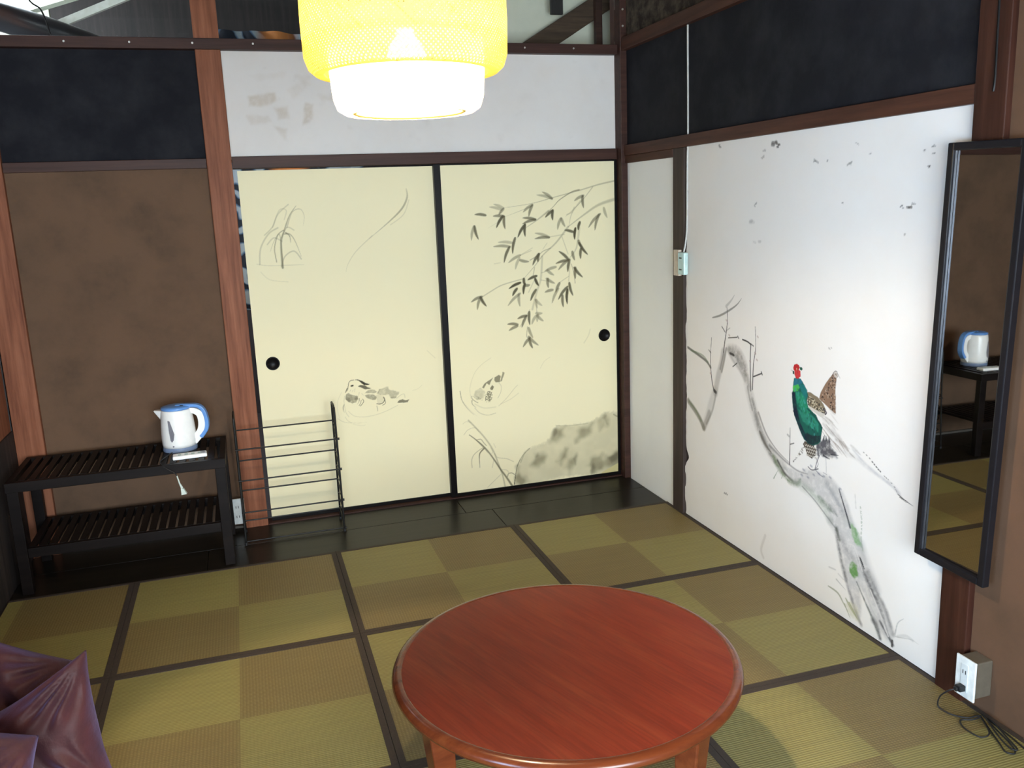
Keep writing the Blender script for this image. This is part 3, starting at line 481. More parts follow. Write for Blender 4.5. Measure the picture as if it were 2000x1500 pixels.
PAINT_PHEASANTS = '''s|-1390,1737 -1403,1735|12.5|0.48|0|0.16,0.15,0.14|0.35|0
s|-1416,1745 -1420,1743|12.4|0.48|0|0.16,0.15,0.14|0.35|0
s|-1392,1744 -1420,1742|12.4|0.48|0|0.16,0.15,0.14|0.35|0
s|-1431,1732 -1442,1733|7.0|0.56|0|0.16,0.15,0.14|0.35|0
s|-1423,1727 -1433,1725|7.1|0.56|0|0.16,0.15,0.14|0.35|0
s|-1424,1737 -1437,1735|7.0|0.56|0|0.16,0.15,0.14|0.35|0
s|-997,1763 -1006,1763|6.0|0.4|0|0.16,0.15,0.14|0.35|0
s|-1007,1757 -1015,1753|5.9|0.4|0|0.16,0.15,0.14|0.35|0
s|-999,1758 -1006,1754|6.0|0.4|0|0.16,0.15,0.14|0.35|0
s|-1338,1720 -1343,1722|5.2|0.24|0|0.16,0.15,0.14|0.35|0
s|-1341,1717 -1349,1718|5.2|0.24|0|0.16,0.15,0.14|0.35|0
s|-1329,1718 -1335,1717|5.3|0.24|0|0.16,0.15,0.14|0.35|0
s|-2126,1495 -2136,1493|6.5|0.48|0|0.16,0.15,0.14|0.35|0
s|-2134,1494 -2144,1496|6.5|0.48|0|0.16,0.15,0.14|0.35|0
s|-2134,1495 -2147,1494|6.5|0.48|0|0.16,0.15,0.14|0.35|0
s|-2155,1506 -2162,1505|3.8|0.4|0|0.16,0.15,0.14|0.35|0
s|-2147,1507 -2154,1504|3.9|0.4|0|0.16,0.15,0.14|0.35|0
s|-2144,1501 -2148,1503|3.9|0.4|0|0.16,0.15,0.14|0.35|0
s|-2098,1496 -2104,1499|3.8|0.48|0|0.16,0.15,0.14|0.35|0
s|-2102,1500 -2108,1501|3.8|0.48|0|0.16,0.15,0.14|0.35|0
s|-2107,1494 -2112,1491|3.8|0.48|0|0.16,0.15,0.14|0.35|0
s|-1284,1514 -1293,1518|5.7|0.28|0|0.16,0.15,0.14|0.35|0
s|-1280,1511 -1290,1514|5.7|0.28|0|0.16,0.15,0.14|0.35|0
s|-1276,1507 -1283,1503|5.7|0.28|0|0.16,0.15,0.14|0.35|0
s|-1818,1513 -1822,1512|4.3|0.28|0|0.16,0.15,0.14|0.35|0
s|-1814,1511 -1819,1511|4.3|0.28|0|0.16,0.15,0.14|0.35|0
s|-1818,1512 -1823,1510|4.3|0.28|0|0.16,0.15,0.14|0.35|0
s|-1655,1660 -1663,1659|4.6|0.28|0|0.16,0.15,0.14|0.35|0
s|-1661,1661 -1666,1661|4.6|0.28|0|0.16,0.15,0.14|0.35|0
s|-1650,1658 -1657,1661|4.6|0.28|0|0.16,0.15,0.14|0.35|0
s|-1726,1658 -1732,1659|4.4|0.24|0|0.16,0.15,0.14|0.35|0
s|-1727,1656 -1730,1659|4.5|0.24|0|0.16,0.15,0.14|0.35|0
s|-1727,1655 -1731,1655|4.5|0.24|0|0.16,0.15,0.14|0.35|0
s|-2221,1673 -2225,1674|3.7|0.4|0|0.16,0.15,0.14|0.35|0
s|-2217,1672 -2221,1672|3.7|0.4|0|0.16,0.15,0.14|0.35|0
s|-2224,1675 -2229,1673|3.6|0.4|0|0.16,0.15,0.14|0.35|0
s|-2185,1663 -2190,1664|3.5|0.32|0|0.16,0.15,0.14|0.35|0
s|-2183,1662 -2188,1664|3.6|0.32|0|0.16,0.15,0.14|0.35|0
s|-2185,1662 -2190,1662|3.5|0.32|0|0.16,0.15,0.14|0.35|0
s|-2209,1615 -2212,1614|3.5|0.64|0|0.16,0.15,0.14|0.35|0
s|-2209,1613 -2212,1616|3.5|0.64|0|0.16,0.15,0.14|0.35|0
s|-2204,1615 -2210,1613|3.5|0.64|0|0.16,0.15,0.14|0.35|0
s|-2220,1652 -2224,1651|3.5|0.32|0|0.16,0.15,0.14|0.35|0
s|-2227,1652 -2229,1653|3.5|0.32|0|0.16,0.15,0.14|0.35|0
s|-2226,1652 -2229,1652|3.5|0.32|0|0.16,0.15,0.14|0.35|0
s|-1328,1696 -1338,1699|5.3|0.24|0|0.16,0.15,0.14|0.35|0
s|-1318,1693 -1328,1688|5.3|0.24|0|0.16,0.15,0.14|0.35|0
s|-1328,1692 -1339,1694|5.3|0.24|0|0.16,0.15,0.14|0.35|0
s|-1851,1639 -1857,1638|4.2|0.24|0|0.16,0.15,0.14|0.35|0
s|-1843,1642 -1846,1645|4.2|0.24|0|0.16,0.15,0.14|0.35|0
s|-1848,1642 -1855,1645|4.2|0.24|0|0.16,0.15,0.14|0.35|0
s|-1884,1705 -1890,1701|4.1|0.2|0|0.16,0.15,0.14|0.35|0
s|-1884,1705 -1887,1703|4.1|0.2|0|0.16,0.15,0.14|0.35|0
s|-1874,1707 -1879,1707|4.1|0.2|0|0.16,0.15,0.14|0.35|0
s|-2122,1410 -2126,1411|3.8|0.24|0|0.16,0.15,0.14|0.35|0
s|-2120,1410 -2124,1408|3.8|0.24|0|0.16,0.15,0.14|0.35|0
s|-2121,1413 -2125,1412|3.8|0.24|0|0.16,0.15,0.14|0.35|0
s|-1775,994 -1782,993|4.6|0.24|0|0.16,0.15,0.14|0.35|0
s|-1786,1000 -1791,998|4.6|0.24|0|0.16,0.15,0.14|0.35|0
s|-1773,997 -1777,997|4.6|0.24|0|0.16,0.15,0.14|0.35|0
s|-1084,220 -1093,227|6.7|0.4|0|0.16,0.15,0.14|0.35|0
s|-1074,220 -1079,225|6.7|0.4|0|0.16,0.15,0.14|0.35|0
s|-1097,221 -1102,223|6.6|0.4|0|0.16,0.15,0.14|0.35|0
s|-1946,1670 -1950,1668|4.0|0.2|0|0.16,0.15,0.14|0.35|0
s|-1950,1669 -1953,1670|4.0|0.2|0|0.16,0.15,0.14|0.35|0
s|-1943,1668 -1948,1669|4.0|0.2|0|0.16,0.15,0.14|0.35|0
s|-2277,1577 -2281,1576|3.4|0.2|0|0.16,0.15,0.14|0.35|0
s|-2287,1575 -2292,1574|3.4|0.2|0|0.16,0.15,0.14|0.35|0
s|-2282,1575 -2286,1574|3.4|0.2|0|0.16,0.15,0.14|0.35|0
s|-1245,1444 -1262,1447|13.6|0.1|0|0.16,0.15,0.14|0.35|0
s|-1254,1444 -1260,1445|13.6|0.1|0|0.16,0.15,0.14|0.35|0
s|-1246,1440 -1275,1441|13.5|0.1|0|0.16,0.15,0.14|0.35|0
s|-1315,1363 -1324,1364|9.5|0.1|0|0.16,0.15,0.14|0.35|0
s|-1275,1362 -1291,1359|9.6|0.1|0|0.16,0.15,0.14|0.35|0
s|-1310,1365 -1327,1365|9.5|0.1|0|0.16,0.15,0.14|0.35|0
s|-1654,1666 -1678,1654|6.8|0.3|0|0.1,0.095,0.075|0.35|0
s|-1836,1638 -1859,1647|6.3|0.3|0|0.1,0.095,0.075|0.35|0
s|-728,846 -832,825 -908,806 -945,783|12.5|0.5|0|0.1,0.095,0.075|0.35|0
s|-767,836 -870,829 -920,805|9.0|0.35|0|0.16,0.24,0.12|0.35|0
s|-950,923 -944,827 -953,740 -978,675|7.1|0.75|4|0.075,0.07,0.065|0.35|0
s|-927,863 -946,851|5.3|0.5|0|0.1,0.095,0.075|0.35|0
s|-1079,1073 -1083,1007 -1064,920 -1054,870|7.5|0.7|4|0.075,0.07,0.065|0.35|0
s|-958,1015 -1023,1032 -1101,1064 -1159,1094 -1193,1123|9.7|0.42|2|0.1,0.095,0.075|0.35|0
s|-1072,1078 -1111,1106 -1137,1132|14.5|0.2|1|0.1,0.095,0.075|0.35|0
s|-1038,984 -1066,963|5.8|0.5|0|0.075,0.07,0.065|0.35|0
s|-1093,941 -1163,953|4.8|0.6|0|0.075,0.07,0.065|0.35|0
s|-1167,958 -1176,950|6.4|0.5|0|0.075,0.07,0.065|0.35|0
s|-1075,970 -1105,986|4.9|0.25|0|0.1,0.095,0.075|0.35|0
s|-1299,1016 -1306,931 -1292,859 -1287,747|6.2|0.75|4|0.075,0.07,0.065|0.35|0
s|-1269,939 -1267,855 -1275,739|6.2|0.6|0|0.075,0.07,0.065|0.35|0
s|-1206,949 -1244,945 -1269,937|7.0|0.7|0|0.075,0.07,0.065|0.35|0
s|-1269,939 -1289,933|6.1|0.5|0|0.075,0.07,0.065|0.35|0
s|-1294,804 -1353,828|6.0|0.6|0|0.075,0.07,0.065|0.35|0
s|-1349,834 -1357,823|6.0|0.6|0|0.075,0.07,0.065|0.35|0
s|-1073,1018 -1080,1014|8.2|0.3|0|0.45,0.28,0.25|0.35|0
s|-1097,955 -1104,951|8.2|0.3|0|0.45,0.28,0.25|0.35|0
s|-1300,907 -1307,903|7.6|0.3|0|0.45,0.28,0.25|0.35|0
s|-1316,978 -1322,974|7.5|0.3|0|0.45,0.28,0.25|0.35|0
s|-1313,880 -1320,877|7.6|0.3|0|0.45,0.28,0.25|0.35|0
s|-943,757 -950,754|8.8|0.3|0|0.45,0.28,0.25|0.35|0
s|-1263,866 -1269,863|7.8|0.3|0|0.45,0.28,0.25|0.35|0
s|-1054,872 -1039,818 -1010,750 -988,676|38.0|0.26|0|0.27,0.255,0.235|0.35|0
s|-1076,891 -1059,833 -1040,781|13.5|0.4|0|0.27,0.255,0.235|0.35|0
s|-1054,863 -1028,791|12.0|0.35|0|0.2,0.18,0.17|0.35|0
s|-988,683 -948,610 -917,538 -887,492|43.8|0.14|0|0.27,0.255,0.235|0.35|0
s|-995,678 -965,588 -912,511|12.5|0.3|0|0.27,0.255,0.235|0.35|0
s|-729,585 -783,562 -848,523 -887,485|28.1|0.5|0|0.28,0.27,0.22|0.35|0
s|-743,583 -809,554 -861,513|11.3|0.3|0|0.16,0.24,0.12|0.35|0
s|-887,485 -917,532 -936,569|29.2|0.3|0|0.27,0.255,0.235|0.35|0
s|-978,683 -992,677|15.8|0.6|0|0.075,0.07,0.065|0.35|0
s|-1090,893 -1165,884 -1222,836 -1260,760|47.6|0.45|3|0.27,0.255,0.235|0.6|1
s|-1106,890 -1172,852 -1227,801|22.6|0.35|0|0.2,0.19,0.17|0.8|1
s|-1090,887 -1129,851 -1184,818 -1228,778|16.1|0.3|0|0.27,0.255,0.235|0.8|0
s|-1108,875 -1139,871|11.4|0.6|0|0.075,0.07,0.065|0.35|0
s|-1132,819 -1166,841|4.9|0.6|0|0.075,0.07,0.065|0.35|0
s|-1249,770 -1289,683 -1348,590 -1429,516 -1517,471|46.5|0.28|0|0.27,0.255,0.235|0.6|1
s|-1289,706 -1333,610 -1379,550 -1460,478 -1536,442|23.1|0.42|2|0.22,0.21,0.2|0.8|1
s|-1335,657 -1398,578 -1477,529 -1561,501|11.9|0.38|1|0.22,0.2,0.19|0.35|0
s|-1250,752 -1264,713 -1290,659|11.1|0.3|0|0.27,0.255,0.235|0.35|0
s|-1348,578 -1383,539 -1439,507|15.4|0.5|2|0.16,0.15,0.13|0.7|0
s|-1449,498 -1499,454 -1555,425|23.8|0.5|2|0.2,0.27,0.15|0.8|1
s|-1478,489 -1527,451 -1582,433|10.3|0.55|0|0.075,0.07,0.065|0.8|0
s|-1555,427 -1609,432 -1634,458|25.6|0.5|2|0.2,0.27,0.15|0.7|1
s|-1419,537 -1515,505 -1606,485 -1676,489|12.7|0.42|1|0.2,0.19,0.2|0.8|0
s|-1455,406 -1484,450|6.0|0.4|1|0.16,0.24,0.12|0.35|0
s|-1509,423 -1518,442|5.9|0.3|1|0.16,0.24,0.12|0.35|0
p|-1517,471 -1641,495 -1741,514 -1821,516 -1884,483 -1917,431 -1950,370 -1997,315 -2036,259 -2082,196 -2127,134 -2172,64 -2175,20 -2141,28 -2113,45 -2108,12 -2070,66 -2039,114 -2001,150 -2009,18 -1970,61 -1932,141 -1899,224 -1880,292 -1846,343 -1797,380 -1746,418 -1678,435 -1591,425|23.5|0.3|0|0.36,0.37,0.4|0|1
s|-1635,432 -1713,418 -1780,385 -1814,354|29.4|0.3|0|0.3,0.4,0.3|0.9|1
s|-1644,430 -1722,399 -1798,359 -1847,333|6.6|0.35|0|0.2,0.2,0.2|0.35|0
s|-1746,418 -1795,401 -1836,383|18.5|0.45|2|0.2,0.27,0.2|0.9|1
s|-1811,406 -1859,380|15.5|0.4|2|0.2,0.22,0.22|0.9|1
s|-1791,486 -1840,448 -1889,401|20.6|0.35|0|0.32,0.34,0.38|0.9|1
s|-1861,486 -1886,442 -1911,398 -1930,363|10.1|0.9|4|0.03,0.03,0.045|0.5|0
s|-1854,336 -1869,277 -1893,211 -1919,157|16.9|0.5|0|0.13,0.13,0.14|0.8|1
s|-1855,330 -1875,295|11.7|0.6|0|0.1,0.12,0.08|0.7|1
s|-1919,157 -1953,97 -1985,47 -2010,21|14.1|0.45|0|0.22,0.21,0.24|0.8|1
s|-1814,354 -1879,302 -1943,252 -1975,213|27.9|0.28|0|0.27,0.27,0.29|0.9|1
s|-1979,266 -2018,220 -2063,167 -2108,115 -2146,51|21.9|0.55|3|0.13,0.13,0.14|0.8|1
s|-1988,270 -2014,234|7.4|0.85|2|0.04,0.04,0.04|0.35|0
s|-2031,236 -2083,176 -2127,134 -2169,63|15.4|0.42|0|0.2,0.2,0.21|0.9|1
s|-1977,171 -2024,118 -2070,66 -2108,17|13.6|0.55|4|0.15,0.17,0.16|0.7|1
s|-2070,66 -2092,54 -2108,14|20.8|0.45|1|0.17,0.17,0.18|0.8|1
s|-2104,77 -2140,48 -2171,23|10.8|0.6|0|0.14,0.14,0.15|0.7|1
s|-2167,36 -2167,16|9.5|0.7|0|0.075,0.07,0.065|0.35|0
s|-2112,92 -2079,133 -2049,171|6.1|0.8|0|0.83,0.83,0.84|0.6|0
s|-1928,299 -1955,299 -1979,266 -2003,224|5.0|0.75|0|0.83,0.83,0.84|0.6|0
s|-2125,70 -2147,43|6.0|0.8|0|0.83,0.83,0.84|0.6|0
s|-2028,167 -2052,126 -2082,93|4.9|0.6|0|0.8,0.82,0.8|0.6|0
p|-1933,217 -1951,245 -1973,233 -1983,195 -1962,176 -1939,192|9.0|0.65|0|0.17,0.36,0.12|0|1
p|-1929,383 -1950,375 -1980,350 -1994,314 -1969,309 -1941,335|12.5|0.55|0|0.25,0.5,0.2|0|1
s|-1956,367 -1967,340|11.1|0.5|2|0.15,0.4,0.1|0.8|0
s|-1979,457 -1988,404 -1989,343 -2001,301|6.1|0.38|0|0.25,0.35,0.22|0.7|2
s|-1948,493 -1956,444|4.9|0.15|0|0.27,0.255,0.235|0.35|0
s|-1890,380 -1950,370 -1998,305|27.3|0.16|0|0.45,0.5,0.5|0.9|0
s|-1996,325 -2036,259 -2089,189|24.3|0.15|0|0.4,0.42,0.45|0.9|0
s|-1823,89 -1877,85 -1909,61 -1942,32|7.9|0.42|2|0.28,0.3,0.17|0.35|0
s|-1866,135 -1921,115|6.5|0.22|1|0.1,0.095,0.075|0.35|0
s|-1822,166 -1859,170|6.6|0.15|0|0.1,0.095,0.075|0.35|0
s|-1876,161 -1904,151|6.5|0.12|0|0.1,0.095,0.075|0.35|0
s|-1923,83 -1955,55 -1994,30|9.1|0.45|2|0.3,0.33,0.15|0.35|0
s|-1942,76 -1970,51 -1989,33|6.4|0.5|2|0.2,0.24,0.1|0.35|0
s|-1917,59 -1942,29 -1951,18|6.6|0.4|1|0.3,0.32,0.18|0.35|0
p|-1917,59 -1953,86 -1991,71 -2004,29 -1957,23|18.5|0.25|0|0.62,0.62,0.38|0|0
s|-2178,67 -2188,112 -2214,140|5.8|0.3|1|0.2,0.24,0.25|0.35|0
s|-2181,59 -2204,66 -2253,83 -2284,82|5.7|0.22|1|0.35,0.36,0.34|0.35|0
s|-2191,64 -2228,84 -2259,83|10.3|0.15|0|0.35,0.36,0.34|0.35|0
s|-1404,137 -1376,65 -1394,34|14.7|0.15|0|0.4,0.36,0.3|0.35|0
s|-1663,37 -1716,37|8.6|0.0|0|0.1,0.095,0.075|0.35|0
s|-1556,645 -1558,573 -1559,495|5.7|0.8|4|0.075,0.07,0.065|0.35|0
s|-1540,613 -1551,609|8.6|0.25|0|0.075,0.07,0.065|0.35|0
s|-1559,578 -1584,589|4.9|0.5|0|0.075,0.07,0.065|0.35|0
s|-1805,652 -1877,633 -1945,628 -1998,610 -2075,592 -2136,575 -2172,560|18.5|0.16|1|0.4,0.4,0.45|0.9|1
s|-1923,654 -1984,625 -2049,602 -2123,584 -2160,565|13.8|0.22|4|0.36,0.37,0.44|0.9|1
s|-1996,653 -2000,651|3.2|0.75|0|0.075,0.07,0.065|0.35|0
s|-2012,646 -2015,644|3.2|0.75|0|0.075,0.07,0.065|0.35|0
s|-2026,637 -2030,635|4.8|0.75|0|0.075,0.07,0.065|0.35|0
s|-2037,631 -2040,629|4.8|0.75|0|0.075,0.07,0.065|0.35|0
s|-2047,625 -2051,623|4.8|0.75|0|0.075,0.07,0.065|0.35|0
s|-2057,619 -2061,617|4.7|0.75|0|0.075,0.07,0.065|0.35|0
s|-2066,615 -2070,613|4.7|0.75|0|0.075,0.07,0.065|0.35|0
s|-2088,604 -2092,602|3.1|0.5|0|0.075,0.07,0.065|0.35|0
s|-2106,598 -2109,596|3.1|0.5|0|0.075,0.07,0.065|0.35|0
s|-2122,590 -2126,588|3.1|0.5|0|0.075,0.07,0.065|0.35|0
s|-2136,581 -2140,579|3.1|0.5|0|0.075,0.07,0.065|0.35|0
s|-1980,659 -1984,657|3.3|0.5|0|0.075,0.07,0.065|0.35|0
s|-2096,601 -2100,599|3.1|0.5|0|0.075,0.07,0.065|0.35|0
s|-2155,561 -2184,551 -2226,542|4.0|0.8|2|0.075,0.07,0.065|0.35|0
s|-2164,553 -2196,544|3.0|0.6|1|0.075,0.07,0.065|0.35|0
s|-2190,550 -2213,545|3.0|0.6|1|0.075,0.07,0.065|0.35|0
s|-2145,573 -2151,564|3.1|0.3|0|0.1,0.095,0.075|0.35|0
s|-1757,727 -1801,718 -1831,697|16.4|0.22|2|0.42,0.38,0.36|0.8|1
s|-1758,708 -1796,688 -1832,673|13.0|0.3|2|0.42,0.38,0.36|0.8|1
s|-1795,698 -1846,681 -1875,660 -1910,651|13.7|0.26|2|0.42,0.38,0.36|0.8|1
s|-1759,689 -1804,661 -1848,644 -1898,615|5.2|0.5|2|0.33,0.27,0.22|0.8|1
s|-1772,711 -1825,681 -1875,660 -1918,630|3.4|0.45|2|0.33,0.27,0.22|0.8|1
s|-1744,685 -1805,642 -1856,622|3.5|0.3|2|0.33,0.27,0.22|0.8|1
s|-1832,669 -1875,656 -1904,640|14.9|0.42|2|0.42,0.38,0.36|0.8|1
s|-1764,738 -1815,726|7.0|0.35|2|0.42,0.38,0.36|0.8|1
s|-1793,731 -1844,705|5.2|0.3|2|0.33,0.27,0.22|0.8|1
s|-1799,756 -1843,728|5.7|0.15|2|0.33,0.27,0.22|0.8|1
s|-1846,672 -1890,632|3.4|0.5|2|0.33,0.27,0.22|0.8|1
s|-1874,670 -1925,627|3.9|0.35|2|0.33,0.27,0.22|0.8|1
s|-1819,656 -1871,617|4.0|0.4|2|0.33,0.27,0.22|0.8|1
s|-1761,660 -1820,637|4.1|0.3|2|0.33,0.27,0.22|0.8|1
s|-1915,666 -1970,644|9.9|0.28|2|0.42,0.38,0.36|0.8|1
s|-1910,637 -1945,623|5.0|0.3|2|0.33,0.27,0.22|0.8|1
s|-1791,773 -1827,757|10.4|0.25|2|0.42,0.38,0.36|0.8|1
s|-1727,735 -1764,729 -1794,712|4.8|0.3|2|0.33,0.27,0.22|0.8|1
p|-1717,630 -1761,646 -1797,660 -1810,629 -1843,614 -1843,602 -1801,588 -1765,583 -1727,583|13.5|0.6|0|0.09,0.09,0.11|0|1
s|-1761,646 -1768,667|8.4|0.6|1|0.07,0.07,0.085|0.35|0
s|-1780,650 -1776,667|8.3|0.6|1|0.07,0.07,0.085|0.35|0
s|-1798,650 -1791,668|8.3|0.6|1|0.07,0.07,0.085|0.35|0
s|-1765,588 -1801,584|8.3|0.6|1|0.07,0.07,0.085|0.35|0
s|-1808,604 -1850,611|8.1|0.6|1|0.07,0.07,0.085|0.35|0
s|-1735,580 -1734,604|8.6|0.6|1|0.07,0.07,0.085|0.35|0
p|-1641,600 -1652,616 -1703,611 -1723,601 -1720,576 -1698,557 -1671,562 -1658,584|2.5|0.85|0|0.1,0.08,0.065|0|0
s|-1653,604 -1657,598 -1663,604|2.0|0.85|0|0.7,0.66,0.6|0.35|0
s|-1657,591 -1661,585 -1667,592|2.0|0.85|0|0.7,0.66,0.6|0.35|0
s|-1660,579 -1665,573 -1671,580|2.0|0.85|0|0.7,0.66,0.6|0.35|0
s|-1664,567 -1668,561 -1674,568|2.0|0.85|0|0.7,0.66,0.6|0.35|0
s|-1665,604 -1669,598 -1675,605|2.0|0.85|0|0.7,0.66,0.6|0.35|0
s|-1668,592 -1673,586 -1679,593|2.0|0.85|0|0.7,0.66,0.6|0.35|0
s|-1672,580 -1676,574 -1682,581|2.0|0.85|0|0.7,0.66,0.6|0.35|0
s|-1676,568 -1680,562 -1686,569|2.0|0.85|0|0.7,0.66,0.6|0.35|0
s|-1676,605 -1681,599 -1686,605|2.0|0.85|0|0.7,0.66,0.6|0.35|0
s|-1680,593 -1684,587 -1690,593|2.0|0.85|0|0.7,0.66,0.6|0.35|0
s|-1684,580 -1688,575 -1694,581|2.0|0.85|0|0.7,0.66,0.6|0.35|0
s|-1688,568 -1692,563 -1698,569|2.0|0.85|0|0.7,0.66,0.6|0.35|0
s|-1688,605 -1692,599 -1698,606|2.0|0.85|0|0.7,0.66,0.6|0.35|0
s|-1692,593 -1696,587 -1702,594|2.0|0.85|0|0.7,0.66,0.6|0.35|0
s|-1695,581 -1700,575 -1705,582|2.0|0.85|0|0.7,0.66,0.6|0.35|0
s|-1699,569 -1703,563 -1709,570|2.0|0.85|0|0.7,0.66,0.6|0.35|0
s|-1700,606 -1704,600 -1709,606|2.0|0.85|0|0.7,0.66,0.6|0.35|0
s|-1703,594 -1707,588 -1713,594|2.0|0.85|0|0.7,0.66,0.6|0.35|0
s|-1707,582 -1711,576 -1717,582|2.0|0.85|0|0.7,0.66,0.6|0.35|0
s|-1711,570 -1715,564 -1721,570|2.0|0.85|0|0.7,0.66,0.6|0.35|0
s|-1711,606 -1715,600 -1721,607|2.0|0.85|0|0.7,0.66,0.6|0.35|0
s|-1715,594 -1719,588 -1725,595|2.0|0.85|0|0.7,0.66,0.6|0.35|0
s|-1718,582 -1722,576 -1728,583|2.0|0.85|0|0.7,0.66,0.6|0.35|0
s|-1722,570 -1726,564 -1732,571|2.0|0.85|0|0.7,0.66,0.6|0.35|0
p|-1573,507 -1604,539 -1634,583 -1650,592 -1643,565 -1612,541 -1589,514|4.6|0.6|0|0.2,0.17,0.15|0|2
s|-1743,582 -1729,553 -1719,521|4.3|0.6|0|0.2,0.2,0.24|0.35|0
s|-1721,566 -1737,546 -1719,518|3.1|0.5|0|0.2,0.2,0.24|0.35|0
s|-1677,519 -1701,513 -1738,528|4.4|0.6|0|0.15,0.15,0.18|0.35|0
s|-1780,582 -1784,554 -1786,528|2.4|0.35|0|0.3,0.3,0.36|0.35|0
s|-1723,519 -1747,509 -1769,505|4.3|0.45|0|0.2,0.2,0.25|0.35|0
s|-1768,522 -1789,521|3.6|0.3|0|0.2,0.2,0.25|0.35|0
s|-1675,477 -1683,476|7.0|0.4|0|0.22,0.23,0.32|0.9|0
s|-1646,500 -1654,498|7.1|0.4|0|0.22,0.23,0.32|0.9|0
s|-1739,511 -1746,510|6.8|0.4|0|0.22,0.23,0.32|0.9|0
s|-1709,498 -1717,496|6.9|0.4|0|0.22,0.23,0.32|0.9|0
s|-1805,516 -1813,514|6.6|0.4|0|0.22,0.23,0.32|0.9|0
s|-1769,510 -1776,509|6.7|0.4|0|0.22,0.23,0.32|0.9|0
s|-1635,476 -1643,474|7.1|0.4|0|0.22,0.23,0.32|0.9|0
s|-1864,490 -1871,489|6.4|0.4|0|0.22,0.23,0.32|0.9|0
s|-1692,528 -1700,526|6.9|0.4|0|0.22,0.23,0.32|0.9|0
p|-1801,905 -1818,912 -1823,897 -1820,850 -1825,799 -1826,762 -1798,770 -1761,786 -1729,798 -1737,824 -1764,863 -1788,891|2.3|0.93|0|0.3,0.19,0.13|0|0
s|-1799,819 -1803,815|5.1|0.8|2|0.55,0.42,0.33|0.35|0
s|-1806,893 -1809,888|3.6|0.8|2|0.55,0.42,0.33|0.35|0
s|-1771,832 -1774,830|3.9|0.8|2|0.05,0.035,0.03|0.35|0
s|-1813,864 -1815,859|3.7|0.8|2|0.55,0.42,0.33|0.35|0
s|-1750,810 -1755,808|3.9|0.8|2|0.05,0.035,0.03|0.35|0
s|-1801,775 -1804,771|3.8|0.8|2|0.55,0.42,0.33|0.35|0
s|-1820,784 -1823,781|3.7|0.8|2|0.55,0.42,0.33|0.35|0
s|-1788,875 -1791,873|4.6|0.8|2|0.05,0.035,0.03|0.35|0
s|-1783,851 -1786,848|4.3|0.8|2|0.55,0.42,0.33|0.35|0
s|-1818,813 -1822,809|3.5|0.8|2|0.05,0.035,0.03|0.35|0
s|-1795,798 -1796,795|5.2|0.8|2|0.05,0.035,0.03|0.35|0
s|-1808,873 -1812,870|4.0|0.8|2|0.55,0.42,0.33|0.35|0
s|-1803,832 -1807,828|4.9|0.8|2|0.05,0.035,0.03|0.35|0
s|-1814,893 -1817,890|5.0|0.8|2|0.05,0.035,0.03|0.35|0
s|-1814,856 -1816,854|3.7|0.8|2|0.05,0.035,0.03|0.35|0
s|-1796,885 -1801,883|3.5|0.8|2|0.55,0.42,0.33|0.35|0
s|-1805,775 -1808,771|4.3|0.8|2|0.05,0.035,0.03|0.35|0
s|-1763,836 -1765,833|5.0|0.8|2|0.55,0.42,0.33|0.35|0
s|-1808,881 -1812,877|3.6|0.8|2|0.55,0.42,0.33|0.35|0
s|-1767,836 -1770,833|5.3|0.8|2|0.55,0.42,0.33|0.35|0
s|-1793,789 -1797,786|4.0|0.8|2|0.05,0.035,0.03|0.35|0
s|-1770,840 -1774,836|4.6|0.8|2|0.05,0.035,0.03|0.35|0
s|-1775,829 -1777,825|5.0|0.8|2|0.05,0.035,0.03|0.35|0
s|-1806,852 -1810,849|4.8|0.8|2|0.55,0.42,0.33|0.35|0
s|-1802,851 -1805,847|4.6|0.8|2|0.05,0.035,0.03|0.35|0
s|-1814,862 -1818,860|4.4|0.8|2|0.55,0.42,0.33|0.35|0
s|-1803,865 -1807,862|4.8|0.8|2|0.05,0.035,0.03|0.35|0
s|-1799,853 -1803,850|4.9|0.8|2|0.55,0.42,0.33|0.35|0
s|-1820,793 -1823,790|3.7|0.8|2|0.55,0.42,0.33|0.35|0
s|-1793,791 -1797,788|3.8|0.8|2|0.55,0.42,0.33|0.35|0
s|-1799,800 -1803,796|4.6|0.8|2|0.05,0.035,0.03|0.35|0
s|-1759,799 -1762,796|4.8|0.8|2|0.05,0.035,0.03|0.35|0
s|-1742,806 -1745,804|3.8|0.8|2|0.05,0.035,0.03|0.35|0
s|-1778,852 -1780,849|4.2|0.8|2|0.05,0.035,0.03|0.35|0
s|-1787,818 -1792,816|4.2|0.8|2|0.05,0.035,0.03|0.35|0
s|-1791,860 -1795,857|3.5|0.8|2|0.05,0.035,0.03|0.35|0
s|-1748,810 -1751,806|5.3|0.8|2|0.05,0.035,0.03|0.35|0
s|-1810,797 -1813,795|4.5|0.8|2|0.55,0.42,0.33|0.35|0
s|-1816,829 -1819,827|5.0|0.8|2|0.55,0.42,0.33|0.35|0
s|-1802,895 -1805,893|4.5|0.8|2|0.55,0.42,0.33|0.35|0
s|-1796,785 -1799,781|4.2|0.8|2|0.05,0.035,0.03|0.35|0
s|-1808,779 -1813,776|4.2|0.8|2|0.05,0.035,0.03|0.35|0
s|-1816,859 -1819,856|3.6|0.8|2|0.05,0.035,0.03|0.35|0
s|-1775,814 -1779,810|3.5|0.8|2|0.05,0.035,0.03|0.35|0
s|-1768,824 -1772,821|4.0|0.8|2|0.55,0.42,0.33|0.35|0
s|-1816,879 -1819,876|4.5|0.8|2|0.05,0.035,0.03|0.35|0
s|-1800,821 -1803,819|4.4|0.8|2|0.05,0.035,0.03|0.35|0
s|-1783,851 -1786,848|4.8|0.8|2|0.05,0.035,0.03|0.35|0
s|-1746,812 -1749,808|5.1|0.8|2|0.05,0.035,0.03|0.35|0
